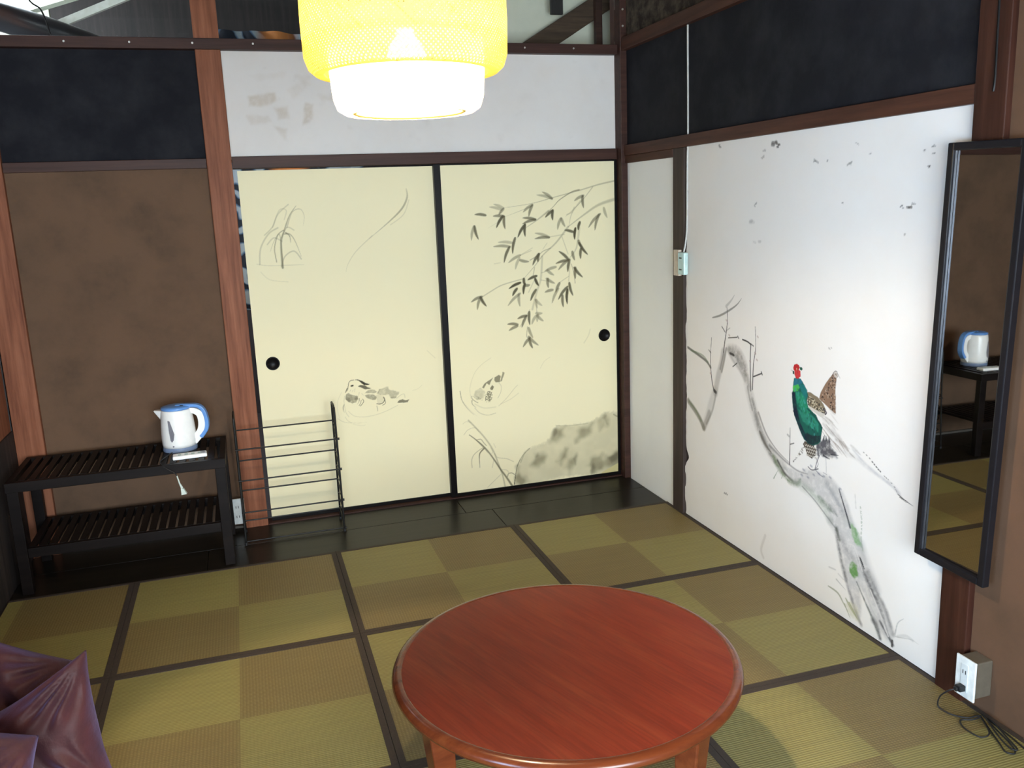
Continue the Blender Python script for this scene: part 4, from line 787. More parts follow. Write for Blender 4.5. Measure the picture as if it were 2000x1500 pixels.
s|-1748,818 -1751,815|4.8|0.8|2|0.55,0.42,0.33|0.35|0
s|-1778,813 -1781,811|5.0|0.8|2|0.55,0.42,0.33|0.35|0
s|-1792,870 -1794,865|4.7|0.8|2|0.55,0.42,0.33|0.35|0
s|-1776,838 -1780,836|4.3|0.8|2|0.55,0.42,0.33|0.35|0
s|-1783,825 -1785,821|4.9|0.8|2|0.05,0.035,0.03|0.35|0
s|-1799,887 -1803,883|3.5|0.8|2|0.55,0.42,0.33|0.35|0
s|-1820,811 -1822,807|3.8|0.8|2|0.55,0.42,0.33|0.35|0
s|-1816,819 -1817,817|5.0|0.8|2|0.55,0.42,0.33|0.35|0
s|-1804,878 -1806,874|3.5|0.8|2|0.05,0.035,0.03|0.35|0
s|-1800,882 -1801,878|4.7|0.8|2|0.05,0.035,0.03|0.35|0
s|-1795,787 -1798,783|5.1|0.8|2|0.05,0.035,0.03|0.35|0
s|-1767,843 -1769,839|4.4|0.8|2|0.55,0.42,0.33|0.35|0
s|-1806,785 -1809,783|4.8|0.8|2|0.05,0.035,0.03|0.35|0
s|-1759,824 -1762,820|3.8|0.8|2|0.05,0.035,0.03|0.35|0
s|-1752,798 -1754,796|4.6|0.8|2|0.55,0.42,0.33|0.35|0
s|-1812,868 -1814,864|3.5|0.8|2|0.05,0.035,0.03|0.35|0
s|-1759,798 -1762,796|3.7|0.8|2|0.55,0.42,0.33|0.35|0
s|-1816,780 -1820,777|3.9|0.8|2|0.05,0.035,0.03|0.35|0
s|-1798,854 -1801,852|4.9|0.8|2|0.05,0.035,0.03|0.35|0
s|-1804,817 -1808,814|4.5|0.8|2|0.05,0.035,0.03|0.35|0
s|-1800,825 -1802,823|3.8|0.8|2|0.05,0.035,0.03|0.35|0
s|-1813,893 -1817,891|4.2|0.8|2|0.05,0.035,0.03|0.35|0
s|-1796,785 -1798,783|3.8|0.8|2|0.05,0.035,0.03|0.35|0
s|-1785,847 -1787,844|4.0|0.8|2|0.55,0.42,0.33|0.35|0
s|-1794,874 -1797,872|5.1|0.8|2|0.05,0.035,0.03|0.35|0
s|-1814,853 -1818,850|5.1|0.8|2|0.55,0.42,0.33|0.35|0
s|-1807,882 -1810,878|3.7|0.8|2|0.05,0.035,0.03|0.35|0
s|-1782,867 -1784,864|5.2|0.8|2|0.05,0.035,0.03|0.35|0
s|-1782,847 -1784,843|4.7|0.8|2|0.05,0.035,0.03|0.35|0
s|-1792,874 -1797,870|4.2|0.8|2|0.55,0.42,0.33|0.35|0
s|-1793,774 -1796,772|4.5|0.8|2|0.55,0.42,0.33|0.35|0
s|-1804,775 -1805,770|4.3|0.8|2|0.05,0.035,0.03|0.35|0
s|-1793,779 -1796,777|3.9|0.8|2|0.05,0.035,0.03|0.35|0
s|-1779,841 -1780,836|3.8|0.8|2|0.05,0.035,0.03|0.35|0
s|-1778,829 -1780,826|3.7|0.8|2|0.05,0.035,0.03|0.35|0
s|-1813,832 -1817,829|3.5|0.8|2|0.55,0.42,0.33|0.35|0
s|-1783,826 -1785,822|4.8|0.8|2|0.55,0.42,0.33|0.35|0
s|-1799,783 -1801,781|4.0|0.8|2|0.55,0.42,0.33|0.35|0
s|-1810,886 -1813,884|3.6|0.8|2|0.55,0.42,0.33|0.35|0
s|-1780,862 -1783,859|3.6|0.8|2|0.05,0.035,0.03|0.35|0
s|-1759,801 -1761,799|4.3|0.8|2|0.05,0.035,0.03|0.35|0
s|-1806,858 -1810,855|4.8|0.8|2|0.55,0.42,0.33|0.35|0
s|-1778,821 -1781,816|4.8|0.8|2|0.55,0.42,0.33|0.35|0
s|-1806,811 -1808,808|3.8|0.8|2|0.05,0.035,0.03|0.35|0
s|-1803,864 -1805,860|4.4|0.8|2|0.05,0.035,0.03|0.35|0
s|-1798,891 -1801,887|5.1|0.8|2|0.05,0.035,0.03|0.35|0
p|-1805,905 -1815,914 -1827,912 -1831,903 -1821,894 -1811,896|2.3|0.9|0|0.66,0.6,0.56|0|0
s|-1801,900 -1806,910 -1816,918 -1826,916|2.8|0.8|0|0.12,0.1,0.09|0.35|0
s|-1824,913 -1833,906 -1843,896|2.8|0.85|1|0.1,0.08,0.07|0.35|0
s|-1831,902 -1826,896|2.8|0.5|0|0.3,0.28,0.28|0.35|0
s|-1816,907 -1822,904|4.0|0.75|0|0.2,0.15,0.12|0.35|0
s|-1799,896 -1807,889|5.2|0.6|0|0.25,0.17,0.14|0.35|0
p|-1651,809 -1677,812 -1723,802 -1754,784 -1771,764 -1763,745 -1726,749 -1688,751 -1665,760|3.1|0.92|0|0.27,0.22,0.15|0|0
s|-1725,774 -1730,772|3.0|0.85|2|0.035,0.03,0.022|0.35|0
s|-1723,758 -1727,755|3.4|0.85|2|0.62,0.56,0.42|0.35|0
s|-1736,765 -1743,764|3.7|0.85|2|0.62,0.56,0.42|0.35|0
s|-1757,759 -1763,756|5.2|0.85|2|0.035,0.03,0.022|0.35|0
s|-1718,755 -1722,751|4.0|0.85|2|0.62,0.56,0.42|0.35|0
s|-1666,764 -1672,762|5.3|0.85|2|0.035,0.03,0.022|0.35|0
s|-1702,781 -1706,778|3.9|0.85|2|0.035,0.03,0.022|0.35|0
s|-1740,769 -1745,766|5.0|0.85|2|0.035,0.03,0.022|0.35|0
s|-1751,757 -1755,754|4.1|0.85|2|0.035,0.03,0.022|0.35|0
s|-1663,794 -1670,791|3.6|0.85|2|0.035,0.03,0.022|0.35|0
s|-1745,766 -1752,764|4.9|0.85|2|0.62,0.56,0.42|0.35|0
s|-1700,788 -1706,787|4.0|0.85|2|0.62,0.56,0.42|0.35|0
s|-1693,789 -1699,787|4.7|0.85|2|0.035,0.03,0.022|0.35|0
s|-1704,757 -1711,755|4.7|0.85|2|0.62,0.56,0.42|0.35|0
s|-1718,760 -1724,757|4.3|0.85|2|0.035,0.03,0.022|0.35|0
s|-1690,789 -1695,786|4.9|0.85|2|0.035,0.03,0.022|0.35|0
s|-1736,769 -1741,766|3.2|0.85|2|0.62,0.56,0.42|0.35|0
s|-1741,758 -1748,756|5.0|0.85|2|0.62,0.56,0.42|0.35|0
s|-1739,760 -1745,757|3.6|0.85|2|0.035,0.03,0.022|0.35|0
s|-1764,756 -1768,753|3.4|0.85|2|0.035,0.03,0.022|0.35|0
s|-1731,754 -1737,752|3.3|0.85|2|0.62,0.56,0.42|0.35|0
s|-1734,763 -1739,759|3.5|0.85|2|0.62,0.56,0.42|0.35|0
s|-1693,782 -1700,781|4.6|0.85|2|0.62,0.56,0.42|0.35|0
s|-1742,769 -1748,766|5.1|0.85|2|0.035,0.03,0.022|0.35|0
s|-1738,765 -1744,762|3.7|0.85|2|0.035,0.03,0.022|0.35|0
s|-1690,772 -1695,771|3.3|0.85|2|0.62,0.56,0.42|0.35|0
s|-1721,765 -1725,762|4.6|0.85|2|0.035,0.03,0.022|0.35|0
s|-1734,758 -1740,755|5.3|0.85|2|0.035,0.03,0.022|0.35|0
s|-1695,763 -1702,762|4.7|0.85|2|0.62,0.56,0.42|0.35|0
s|-1750,761 -1754,759|3.2|0.85|2|0.035,0.03,0.022|0.35|0
s|-1676,775 -1683,772|5.1|0.85|2|0.035,0.03,0.022|0.35|0
s|-1746,756 -1754,754|5.3|0.85|2|0.62,0.56,0.42|0.35|0
s|-1670,794 -1675,792|4.2|0.85|2|0.035,0.03,0.022|0.35|0
s|-1733,758 -1739,755|3.9|0.85|2|0.035,0.03,0.022|0.35|0
s|-1673,776 -1679,774|5.4|0.85|2|0.035,0.03,0.022|0.35|0
s|-1760,768 -1766,766|3.2|0.85|2|0.62,0.56,0.42|0.35|0
s|-1711,774 -1719,773|3.7|0.85|2|0.62,0.56,0.42|0.35|0
s|-1714,763 -1720,762|3.8|0.85|2|0.62,0.56,0.42|0.35|0
s|-1751,760 -1756,758|4.6|0.85|2|0.035,0.03,0.022|0.35|0
s|-1667,789 -1673,785|4.4|0.85|2|0.035,0.03,0.022|0.35|0
s|-1702,759 -1708,756|3.0|0.85|2|0.035,0.03,0.022|0.35|0
s|-1742,766 -1746,764|3.9|0.85|2|0.035,0.03,0.022|0.35|0
s|-1715,782 -1722,780|4.1|0.85|2|0.035,0.03,0.022|0.35|0
s|-1669,788 -1675,786|3.2|0.85|2|0.62,0.56,0.42|0.35|0
s|-1703,763 -1709,760|4.6|0.85|2|0.035,0.03,0.022|0.35|0
s|-1728,779 -1734,777|5.1|0.85|2|0.035,0.03,0.022|0.35|0
s|-1749,750 -1756,748|5.1|0.85|2|0.035,0.03,0.022|0.35|0
s|-1676,769 -1684,766|3.6|0.85|2|0.035,0.03,0.022|0.35|0
s|-1705,778 -1710,776|3.3|0.85|2|0.035,0.03,0.022|0.35|0
s|-1678,780 -1684,776|5.2|0.85|2|0.035,0.03,0.022|0.35|0
s|-1680,794 -1688,792|3.4|0.85|2|0.62,0.56,0.42|0.35|0
s|-1686,762 -1690,761|4.1|0.85|2|0.62,0.56,0.42|0.35|0
s|-1689,767 -1696,766|4.3|0.85|2|0.035,0.03,0.022|0.35|0
s|-1764,752 -1768,749|3.8|0.85|2|0.035,0.03,0.022|0.35|0
s|-1700,774 -1707,772|4.4|0.85|2|0.62,0.56,0.42|0.35|0
s|-1688,774 -1693,772|4.8|0.85|2|0.62,0.56,0.42|0.35|0
s|-1661,773 -1667,770|5.0|0.85|2|0.035,0.03,0.022|0.35|0
s|-1666,781 -1671,779|3.1|0.85|2|0.035,0.03,0.022|0.35|0
s|-1692,776 -1699,775|4.3|0.85|2|0.62,0.56,0.42|0.35|0
s|-1737,752 -1744,751|3.4|0.85|2|0.62,0.56,0.42|0.35|0
s|-1759,768 -1765,766|3.9|0.85|2|0.035,0.03,0.022|0.35|0
s|-1758,763 -1765,762|3.8|0.85|2|0.62,0.56,0.42|0.35|0
s|-1713,767 -1719,767|3.2|0.85|2|0.035,0.03,0.022|0.35|0
s|-1696,785 -1701,783|4.9|0.85|2|0.62,0.56,0.42|0.35|0
s|-1739,769 -1745,767|4.5|0.85|2|0.62,0.56,0.42|0.35|0
s|-1686,784 -1692,781|3.5|0.85|2|0.62,0.56,0.42|0.35|0
s|-1674,795 -1680,794|3.2|0.85|2|0.62,0.56,0.42|0.35|0
s|-1748,761 -1752,758|3.3|0.85|2|0.62,0.56,0.42|0.35|0
s|-1737,760 -1742,757|3.3|0.85|2|0.62,0.56,0.42|0.35|0
s|-1667,775 -1671,772|4.7|0.85|2|0.035,0.03,0.022|0.35|0
s|-1755,753 -1762,750|3.3|0.85|2|0.035,0.03,0.022|0.35|0
s|-1740,769 -1744,766|4.2|0.85|2|0.035,0.03,0.022|0.35|0
s|-1756,759 -1761,758|5.2|0.85|2|0.035,0.03,0.022|0.35|0
s|-1681,791 -1686,789|4.6|0.85|2|0.035,0.03,0.022|0.35|0
s|-1729,774 -1735,772|4.1|0.85|2|0.035,0.03,0.022|0.35|0
s|-1722,755 -1727,753|4.3|0.85|2|0.035,0.03,0.022|0.35|0
s|-1756,757 -1761,754|5.0|0.85|2|0.62,0.56,0.42|0.35|0
s|-1691,788 -1696,784|3.7|0.85|2|0.035,0.03,0.022|0.35|0
s|-1728,762 -1732,759|3.8|0.85|2|0.62,0.56,0.42|0.35|0
s|-1671,775 -1677,775|5.5|0.85|2|0.62,0.56,0.42|0.35|0
s|-1702,768 -1706,766|3.8|0.85|2|0.62,0.56,0.42|0.35|0
s|-1669,796 -1675,792|3.2|0.85|2|0.62,0.56,0.42|0.35|0
s|-1692,785 -1699,782|4.3|0.85|2|0.62,0.56,0.42|0.35|0
s|-1671,783 -1675,780|3.8|0.85|2|0.035,0.03,0.022|0.35|0
s|-1671,779 -1679,778|3.3|0.85|2|0.62,0.56,0.42|0.35|0
s|-1742,772 -1746,768|4.3|0.85|2|0.62,0.56,0.42|0.35|0
s|-1707,778 -1714,776|3.5|0.85|2|0.62,0.56,0.42|0.35|0
s|-1716,757 -1722,753|3.8|0.85|2|0.035,0.03,0.022|0.35|0
s|-1747,760 -1751,757|4.1|0.85|2|0.035,0.03,0.022|0.35|0
s|-1708,758 -1714,757|4.8|0.85|2|0.62,0.56,0.42|0.35|0
p|-1665,758 -1696,755 -1726,749 -1767,749 -1757,734 -1727,735 -1681,744|3.7|0.9|0|0.74,0.72,0.68|0|0
s|-1755,765 -1774,755 -1767,746|5.3|0.7|0|0.1,0.08,0.1|0.35|0
p|-1572,847 -1593,853 -1615,854 -1633,838 -1654,817 -1663,799 -1658,774 -1667,751 -1685,743 -1716,732 -1728,716 -1745,705 -1755,688 -1749,662 -1747,637 -1733,624 -1703,609 -1672,611 -1644,621 -1623,646 -1602,671 -1580,702 -1569,735 -1562,774 -1567,801 -1568,826|2.5|0.97|0|0.012,0.13,0.1|0|0
p|-1572,847 -1615,854 -1629,840 -1606,826 -1571,816|5.7|0.85|0|0.03,0.2,0.3|0|1
p|-1568,816 -1598,829 -1611,819 -1600,802 -1576,795 -1567,801|5.1|0.9|0|0.08,0.55,0.1|0|1
p|-1606,828 -1634,836 -1658,813 -1656,783 -1633,769 -1623,802|7.5|0.8|0|0.015,0.22,0.24|0|1
p|-1584,794 -1623,802 -1648,782 -1661,755 -1681,739 -1651,713 -1619,736 -1594,756|10.2|0.75|0|0.02,0.3,0.17|0|1
p|-1603,732 -1651,723 -1697,723 -1729,701 -1730,672 -1684,681 -1637,690|11.5|0.7|0|0.03,0.28,0.2|0|1
p|-1562,789 -1580,793 -1590,755 -1604,712 -1630,668 -1655,644 -1687,627 -1664,614 -1632,633 -1606,667 -1575,716|7.7|0.85|0|0.012,0.02,0.045|0|1
p|-1655,649 -1701,650 -1746,661 -1744,634 -1703,610 -1668,612|10.1|0.8|0|0.015,0.03,0.04|0|1
s|-1627,755 -1625,750|6.6|0.45|2|0.05,0.42,0.28|0.9|0
s|-1672,678 -1672,670|6.6|0.45|2|0.01,0.06,0.07|0.9|0
s|-1627,758 -1625,751|5.2|0.45|2|0.02,0.2,0.1|0.9|0
s|-1623,739 -1622,735|6.2|0.45|2|0.05,0.42,0.28|0.9|0
s|-1670,723 -1672,719|5.2|0.45|2|0.06,0.36,0.36|0.9|0
s|-1653,732 -1652,727|7.3|0.45|2|0.01,0.06,0.07|0.9|0
s|-1599,810 -1601,804|7.1|0.45|2|0.02,0.2,0.1|0.9|0
s|-1674,698 -1677,691|6.8|0.45|2|0.06,0.36,0.36|0.9|0
s|-1615,798 -1618,791|4.5|0.45|2|0.02,0.2,0.1|0.9|0
s|-1661,742 -1660,737|5.9|0.45|2|0.01,0.06,0.07|0.9|0
s|-1674,724 -1676,719|5.2|0.45|2|0.02,0.2,0.1|0.9|0
s|-1603,798 -1604,792|6.7|0.45|2|0.06,0.36,0.36|0.9|0
s|-1647,740 -1650,733|7.2|0.45|2|0.02,0.2,0.1|0.9|0
s|-1643,726 -1640,718|4.7|0.45|2|0.02,0.2,0.1|0.9|0
s|-1651,725 -1651,721|6.8|0.45|2|0.02,0.2,0.1|0.9|0
s|-1687,707 -1685,698|7.4|0.45|2|0.01,0.06,0.07|0.9|0
s|-1604,776 -1605,768|5.0|0.45|2|0.05,0.42,0.28|0.9|0
s|-1626,760 -1629,754|4.9|0.45|2|0.01,0.06,0.07|0.9|0
s|-1729,667 -1727,658|4.7|0.45|2|0.01,0.06,0.07|0.9|0
s|-1706,667 -1709,659|6.4|0.45|2|0.01,0.06,0.07|0.9|0
s|-1705,683 -1709,676|6.0|0.45|2|0.02,0.2,0.1|0.9|0
s|-1708,681 -1707,676|6.4|0.45|2|0.01,0.06,0.07|0.9|0
s|-1680,691 -1680,687|6.2|0.45|2|0.01,0.06,0.07|0.9|0
s|-1627,756 -1628,749|7.4|0.45|2|0.05,0.42,0.28|0.9|0
s|-1696,702 -1699,694|5.8|0.45|2|0.06,0.36,0.36|0.9|0
s|-1661,745 -1664,740|6.8|0.45|2|0.06,0.36,0.36|0.9|0
s|-1669,738 -1667,731|5.7|0.45|2|0.02,0.2,0.1|0.9|0
s|-1687,694 -1690,688|4.6|0.45|2|0.05,0.42,0.28|0.9|0
s|-1669,726 -1670,720|7.0|0.45|2|0.06,0.36,0.36|0.9|0
s|-1686,686 -1690,678|6.7|0.45|2|0.05,0.42,0.28|0.9|0
s|-1710,700 -1711,694|5.6|0.45|2|0.02,0.2,0.1|0.9|0
s|-1606,780 -1611,775|7.2|0.45|2|0.05,0.42,0.28|0.9|0
s|-1701,705 -1701,700|5.4|0.45|2|0.02,0.2,0.1|0.9|0
s|-1697,674 -1697,670|5.3|0.45|2|0.01,0.06,0.07|0.9|0
s|-1698,705 -1700,697|6.1|0.45|2|0.02,0.2,0.1|0.9|0
s|-1699,679 -1700,675|5.9|0.45|2|0.06,0.36,0.36|0.9|0
s|-1701,691 -1706,688|4.5|0.45|2|0.02,0.2,0.1|0.9|0
s|-1619,741 -1621,734|5.0|0.45|2|0.02,0.2,0.1|0.9|0
s|-1620,772 -1625,767|5.3|0.45|2|0.05,0.42,0.28|0.9|0
s|-1639,742 -1638,736|6.6|0.45|2|0.06,0.36,0.36|0.9|0
s|-1674,720 -1677,716|5.8|0.45|2|0.02,0.2,0.1|0.9|0
s|-1640,773 -1640,765|7.3|0.45|2|0.06,0.36,0.36|0.9|0
s|-1709,658 -1707,650|6.5|0.45|2|0.06,0.36,0.36|0.9|0
s|-1644,749 -1641,741|5.4|0.45|2|0.02,0.2,0.1|0.9|0
s|-1607,755 -1606,748|5.1|0.45|2|0.02,0.2,0.1|0.9|0
s|-1617,766 -1621,759|5.4|0.45|2|0.05,0.42,0.28|0.9|0
s|-1642,768 -1640,761|5.2|0.45|2|0.05,0.42,0.28|0.9|0
s|-1643,735 -1647,731|5.8|0.45|2|0.06,0.36,0.36|0.9|0
s|-1584,806 -1582,797|6.5|0.45|2|0.06,0.36,0.36|0.9|0
s|-1707,695 -1710,691|4.8|0.45|2|0.06,0.36,0.36|0.9|0
s|-1612,773 -1616,766|5.9|0.45|2|0.02,0.2,0.1|0.9|0
s|-1608,755 -1608,748|5.3|0.45|2|0.01,0.06,0.07|0.9|0
s|-1591,796 -1594,788|5.5|0.45|2|0.05,0.42,0.28|0.9|0
s|-1630,788 -1631,783|5.6|0.45|2|0.05,0.42,0.28|0.9|0
s|-1641,744 -1642,737|6.2|0.45|2|0.06,0.36,0.36|0.9|0
s|-1637,774 -1636,769|6.5|0.45|2|0.05,0.42,0.28|0.9|0
s|-1661,709 -1664,705|6.2|0.45|2|0.01,0.06,0.07|0.9|0
s|-1686,715 -1689,709|6.4|0.45|2|0.01,0.06,0.07|0.9|0
s|-1593,789 -1596,782|6.2|0.45|2|0.05,0.42,0.28|0.9|0
s|-1583,810 -1584,802|7.2|0.45|2|0.06,0.36,0.36|0.9|0
s|-1664,728 -1667,722|7.0|0.45|2|0.01,0.06,0.07|0.9|0
s|-1697,671 -1696,667|5.6|0.45|2|0.01,0.06,0.07|0.9|0
s|-1692,679 -1694,675|5.0|0.45|2|0.05,0.42,0.28|0.9|0
s|-1646,767 -1644,761|7.4|0.45|2|0.06,0.36,0.36|0.9|0
s|-1663,729 -1666,721|6.2|0.45|2|0.05,0.42,0.28|0.9|0
s|-1602,788 -1603,784|5.8|0.45|2|0.06,0.36,0.36|0.9|0
s|-1702,705 -1705,698|6.4|0.45|2|0.02,0.2,0.1|0.9|0
s|-1629,765 -1629,756|5.7|0.45|2|0.05,0.42,0.28|0.9|0
s|-1659,745 -1670,745|5.6|0.8|2|0.01,0.09,0.07|0.35|0
s|-1665,742 -1676,743|5.6|0.8|2|0.01,0.09,0.07|0.35|0
s|-1670,740 -1681,741|5.5|0.8|2|0.01,0.09,0.07|0.35|0
s|-1676,738 -1686,738|5.5|0.8|2|0.01,0.09,0.07|0.35|0
s|-1681,735 -1692,736|5.5|0.8|2|0.01,0.09,0.07|0.35|0
s|-1686,733 -1697,734|5.5|0.8|2|0.01,0.09,0.07|0.35|0
s|-1691,730 -1702,731|5.5|0.8|2|0.01,0.09,0.07|0.35|0
s|-1696,728 -1707,729|5.5|0.8|2|0.01,0.09,0.07|0.35|0
s|-1701,726 -1712,726|5.5|0.8|2|0.01,0.09,0.07|0.35|0
s|-1705,723 -1716,724|5.5|0.8|2|0.01,0.09,0.07|0.35|0
s|-1710,721 -1720,721|5.5|0.8|2|0.01,0.09,0.07|0.35|0
s|-1714,718 -1724,719|5.5|0.8|2|0.01,0.09,0.07|0.35|0
s|-1718,715 -1728,716|5.4|0.8|2|0.01,0.09,0.07|0.35|0
s|-1722,713 -1732,714|5.4|0.8|2|0.01,0.09,0.07|0.35|0
s|-1725,710 -1736,711|5.4|0.8|2|0.01,0.09,0.07|0.35|0
s|-1728,707 -1739,708|5.4|0.8|2|0.01,0.09,0.07|0.35|0
s|-1732,705 -1742,706|5.4|0.8|2|0.01,0.09,0.07|0.35|0
s|-1735,702 -1745,703|5.4|0.8|2|0.01,0.09,0.07|0.35|0
s|-1738,699 -1748,700|5.4|0.8|2|0.01,0.09,0.07|0.35|0
s|-1741,696 -1751,697|5.4|0.8|2|0.01,0.09,0.07|0.35|0
s|-1743,693 -1754,694|5.4|0.8|2|0.01,0.09,0.07|0.35|0
s|-1746,691 -1756,692|5.4|0.8|2|0.01,0.09,0.07|0.35|0
p|-1565,890 -1572,902 -1588,907 -1601,904 -1607,895 -1600,886 -1612,883 -1613,861 -1597,850 -1585,850 -1574,864 -1574,877 -1567,881|2.5|0.97|0|0.55,0.025,0.03|0|0
p|-1574,878 -1588,884 -1610,882 -1613,863 -1596,850 -1577,860|3.8|0.6|0|0.7,0.05,0.06|0|0
p|-1607,897 -1619,899 -1625,893 -1618,885 -1607,888|2.5|0.9|0|0.01,0.1,0.06|0|0
p|-1562,874 -1574,878 -1574,863 -1564,863|2.5|0.9|0|0.02,0.05,0.05|0|0
s|-1552,877 -1566,875|2.5|0.4|0|0.27,0.255,0.235|0.35|0
s|-1587,888 -1589,884|5.0|0.8|0|0.75,0.55,0.3|0.35|0
s|-1591,885 -1593,872|1.9|0.5|0|0.2,0.02,0.03|0.35|0'''
PAINT_UPPER_STAINS = '''p|-1894,2087 -1848,2103 -1775,2103 -1770,2071 -1838,2039 -1894,2047|20.9|0.6|0|0.62,0.5,0.34|0|1
p|-1781,2038 -1715,2046 -1720,1989 -1770,1981|21.2|0.55|0|0.62,0.5,0.34|0|1
p|-1638,2062 -1597,2054 -1611,1988 -1656,1956|21.5|0.6|0|0.62,0.5,0.34|0|1
p|-1907,1999 -1808,2006 -1795,1973 -1894,1966|21.0|0.35|0|0.62,0.5,0.34|0|1
p|-1797,1957 -1732,1940 -1744,1899|21.3|0.4|0|0.62,0.5,0.34|0|1
p|-1569,2094 -1501,2102 -1495,2061 -1562,2070|21.6|0.25|0|0.62,0.5,0.34|0|1
p|-1669,2183 -1595,2184 -1632,2135|21.2|0.22|0|0.62,0.5,0.34|0|1
p|-1889,2182 -1709,2199 -1728,2167 -1843,2159|20.7|0.16|0|0.62,0.5,0.34|0|1
p|-1716,2119 -1629,2167 -1607,2143 -1688,2070|21.2|0.18|0|0.62,0.5,0.34|0|1
s|-1124,1909 -1148,1894|21.5|0.08|2|0.42,0.38,0.34|0.9|1
s|-818,2164 -838,2153|14.8|0.05|2|0.42,0.38,0.34|0.9|1
s|-1754,2080 -1757,2072|8.4|0.1|2|0.42,0.38,0.34|0.9|1
s|-1949,1982 -1936,1999|10.7|0.04|2|0.42,0.38,0.34|0.9|1
s|-570,1905 -574,1922|12.6|0.04|2|0.42,0.38,0.34|0.9|1
s|-509,2080 -471,2079|30.3|0.07|2|0.42,0.38,0.34|0.9|1
s|-1569,2192 -1569,2175|30.4|0.07|2|0.42,0.38,0.34|0.9|1
s|-549,2015 -588,1990|14.8|0.09|2|0.42,0.38,0.34|0.9|1
s|-1543,1866 -1562,1858|19.7|0.05|2|0.42,0.38,0.34|0.9|1
s|-1094,1879 -1113,1884|14.5|0.08|2|0.42,0.38,0.34|0.9|1
s|-1427,1938 -1445,1949|14.5|0.12|2|0.42,0.38,0.34|0.9|1
s|-565,1839 -596,1837|16.4|0.09|2|0.42,0.38,0.34|0.9|1
s|-816,2245 -805,2227|11.6|0.07|2|0.42,0.38,0.34|0.9|1
s|-1733,1886 -1750,1895|12.8|0.08|2|0.42,0.38,0.34|0.9|1
s|-782,2103 -812,2086|23.1|0.08|2|0.42,0.38,0.34|0.9|1
s|-1802,2217 -1814,2214|11.4|0.1|2|0.42,0.38,0.34|0.9|1
s|-827,2112 -793,2093|16.4|0.08|2|0.42,0.38,0.34|0.9|1
s|-140,2267 -142,2254|37.5|0.05|2|0.42,0.38,0.34|0.9|1
s|-1026,2231 -990,2251|23.9|0.1|2|0.42,0.38,0.34|0.9|1
s|-1059,2101 -1081,2092|21.1|0.09|2|0.42,0.38,0.34|0.9|1
s|-1626,1973 -1658,1968|18.6|0.13|2|0.42,0.38,0.34|0.9|1
s|-1137,2030 -1110,2010|15.5|0.06|2|0.42,0.38,0.34|0.9|1
s|-1092,2157 -1109,2151|33.8|0.09|2|0.42,0.38,0.34|0.9|1
s|-93,2081 -79,2082|11.2|0.06|2|0.42,0.38,0.34|0.9|1
s|-1565,2050 -1539,2068|17.1|0.1|2|0.42,0.38,0.34|0.9|1
s|-536,2083 -558,2060|35.9|0.1|2|0.42,0.38,0.34|0.9|1
s|-944,1901 -947,1919|18.7|0.05|2|0.42,0.38,0.34|0.9|1
s|-1124,2231 -1127,2223|17.9|0.09|2|0.42,0.38,0.34|0.9|1
s|-105,2164 -104,2155|20.2|0.07|2|0.42,0.38,0.34|0.9|1
s|-1046,1953 -1056,1939|31.4|0.07|2|0.42,0.38,0.34|0.9|1
s|-1245,2013 -1252,1996|14.3|0.06|2|0.42,0.38,0.34|0.9|1
s|-670,1874 -681,1898|30.6|0.12|2|0.42,0.38,0.34|0.9|1
s|-1212,2045 -1185,2037|11.6|0.13|2|0.42,0.38,0.34|0.9|1
s|-1315,2099 -1310,2105|16.5|0.06|2|0.42,0.38,0.34|0.9|1
s|-1691,2125 -1668,2134|16.2|0.06|2|0.42,0.38,0.34|0.9|1
s|-295,1878 -274,1887|12.1|0.08|2|0.42,0.38,0.34|0.9|1
s|-136,2231 -164,2240|29.2|0.11|2|0.42,0.38,0.34|0.9|1
s|-1671,2178 -1680,2154|14.8|0.1|2|0.42,0.38,0.34|0.9|1
s|-269,2257 -246,2252|12.3|0.11|2|0.42,0.38,0.34|0.9|1
s|-1055,1969 -1050,1958|29.2|0.12|2|0.42,0.38,0.34|0.9|1'''
# ============================================================ ROOM SHELL
def st(o, label=None): o['kind'] = 'structure'; return tag(o, label)
fl = st(obj('floor', B(-4.5, .3, -5.6, 2.8, -.12, -.021), DARKW), 'dark subfloor under the mats and boards')
# dark polished boards between the mats and the sliding doors
bd = st(empty('trim_1'), 'dark polished floor boards between the straw mats and the sliding doors')
for (y0, y1, xs_) in ((-.262, -.002, (-3.07, -1.02, -.005)), (-.521, -.264, (-3.07, -2.28, -.88, -.005))):
    for a, b in zip(xs_[:-1], xs_[1:]): obj('floor_board', B(a+.001, b-.001, y0, y1, -.0205, 0), BOARD, bd, bevel=.002)
ceil_ = st(empty('ceiling'))
m, nt, bs = newmat('ceiling_boards'); v = coords(nt, (22, 1.2, 22)); n = noise(nt, v, 1.5, 5)
nt.links.new(ramp(nt, n, [(.3, (.02, .013, .01)), (.7, (.06, .038, .028))]), bs.inputs['Base Color']); bs.inputs['Roughness'].default_value = .7; CEIL = m
for q in ((-4.5, .3, -5.6, .8), (-4.5, -3.9, .8, 1.8), (-2.9, .3, .8, 1.8), (-4.5, .3, 1.8, 2.8)): obj('ceiling_boards', B(*q, 3.3, 3.36), CEIL, ceil_)
for y in (-.9, -2.4, -3.9): obj('ceiling_joist', B(-3.1, .0, y-.04, y+.04, 3.18, 3.299), BEAM, ceil_)
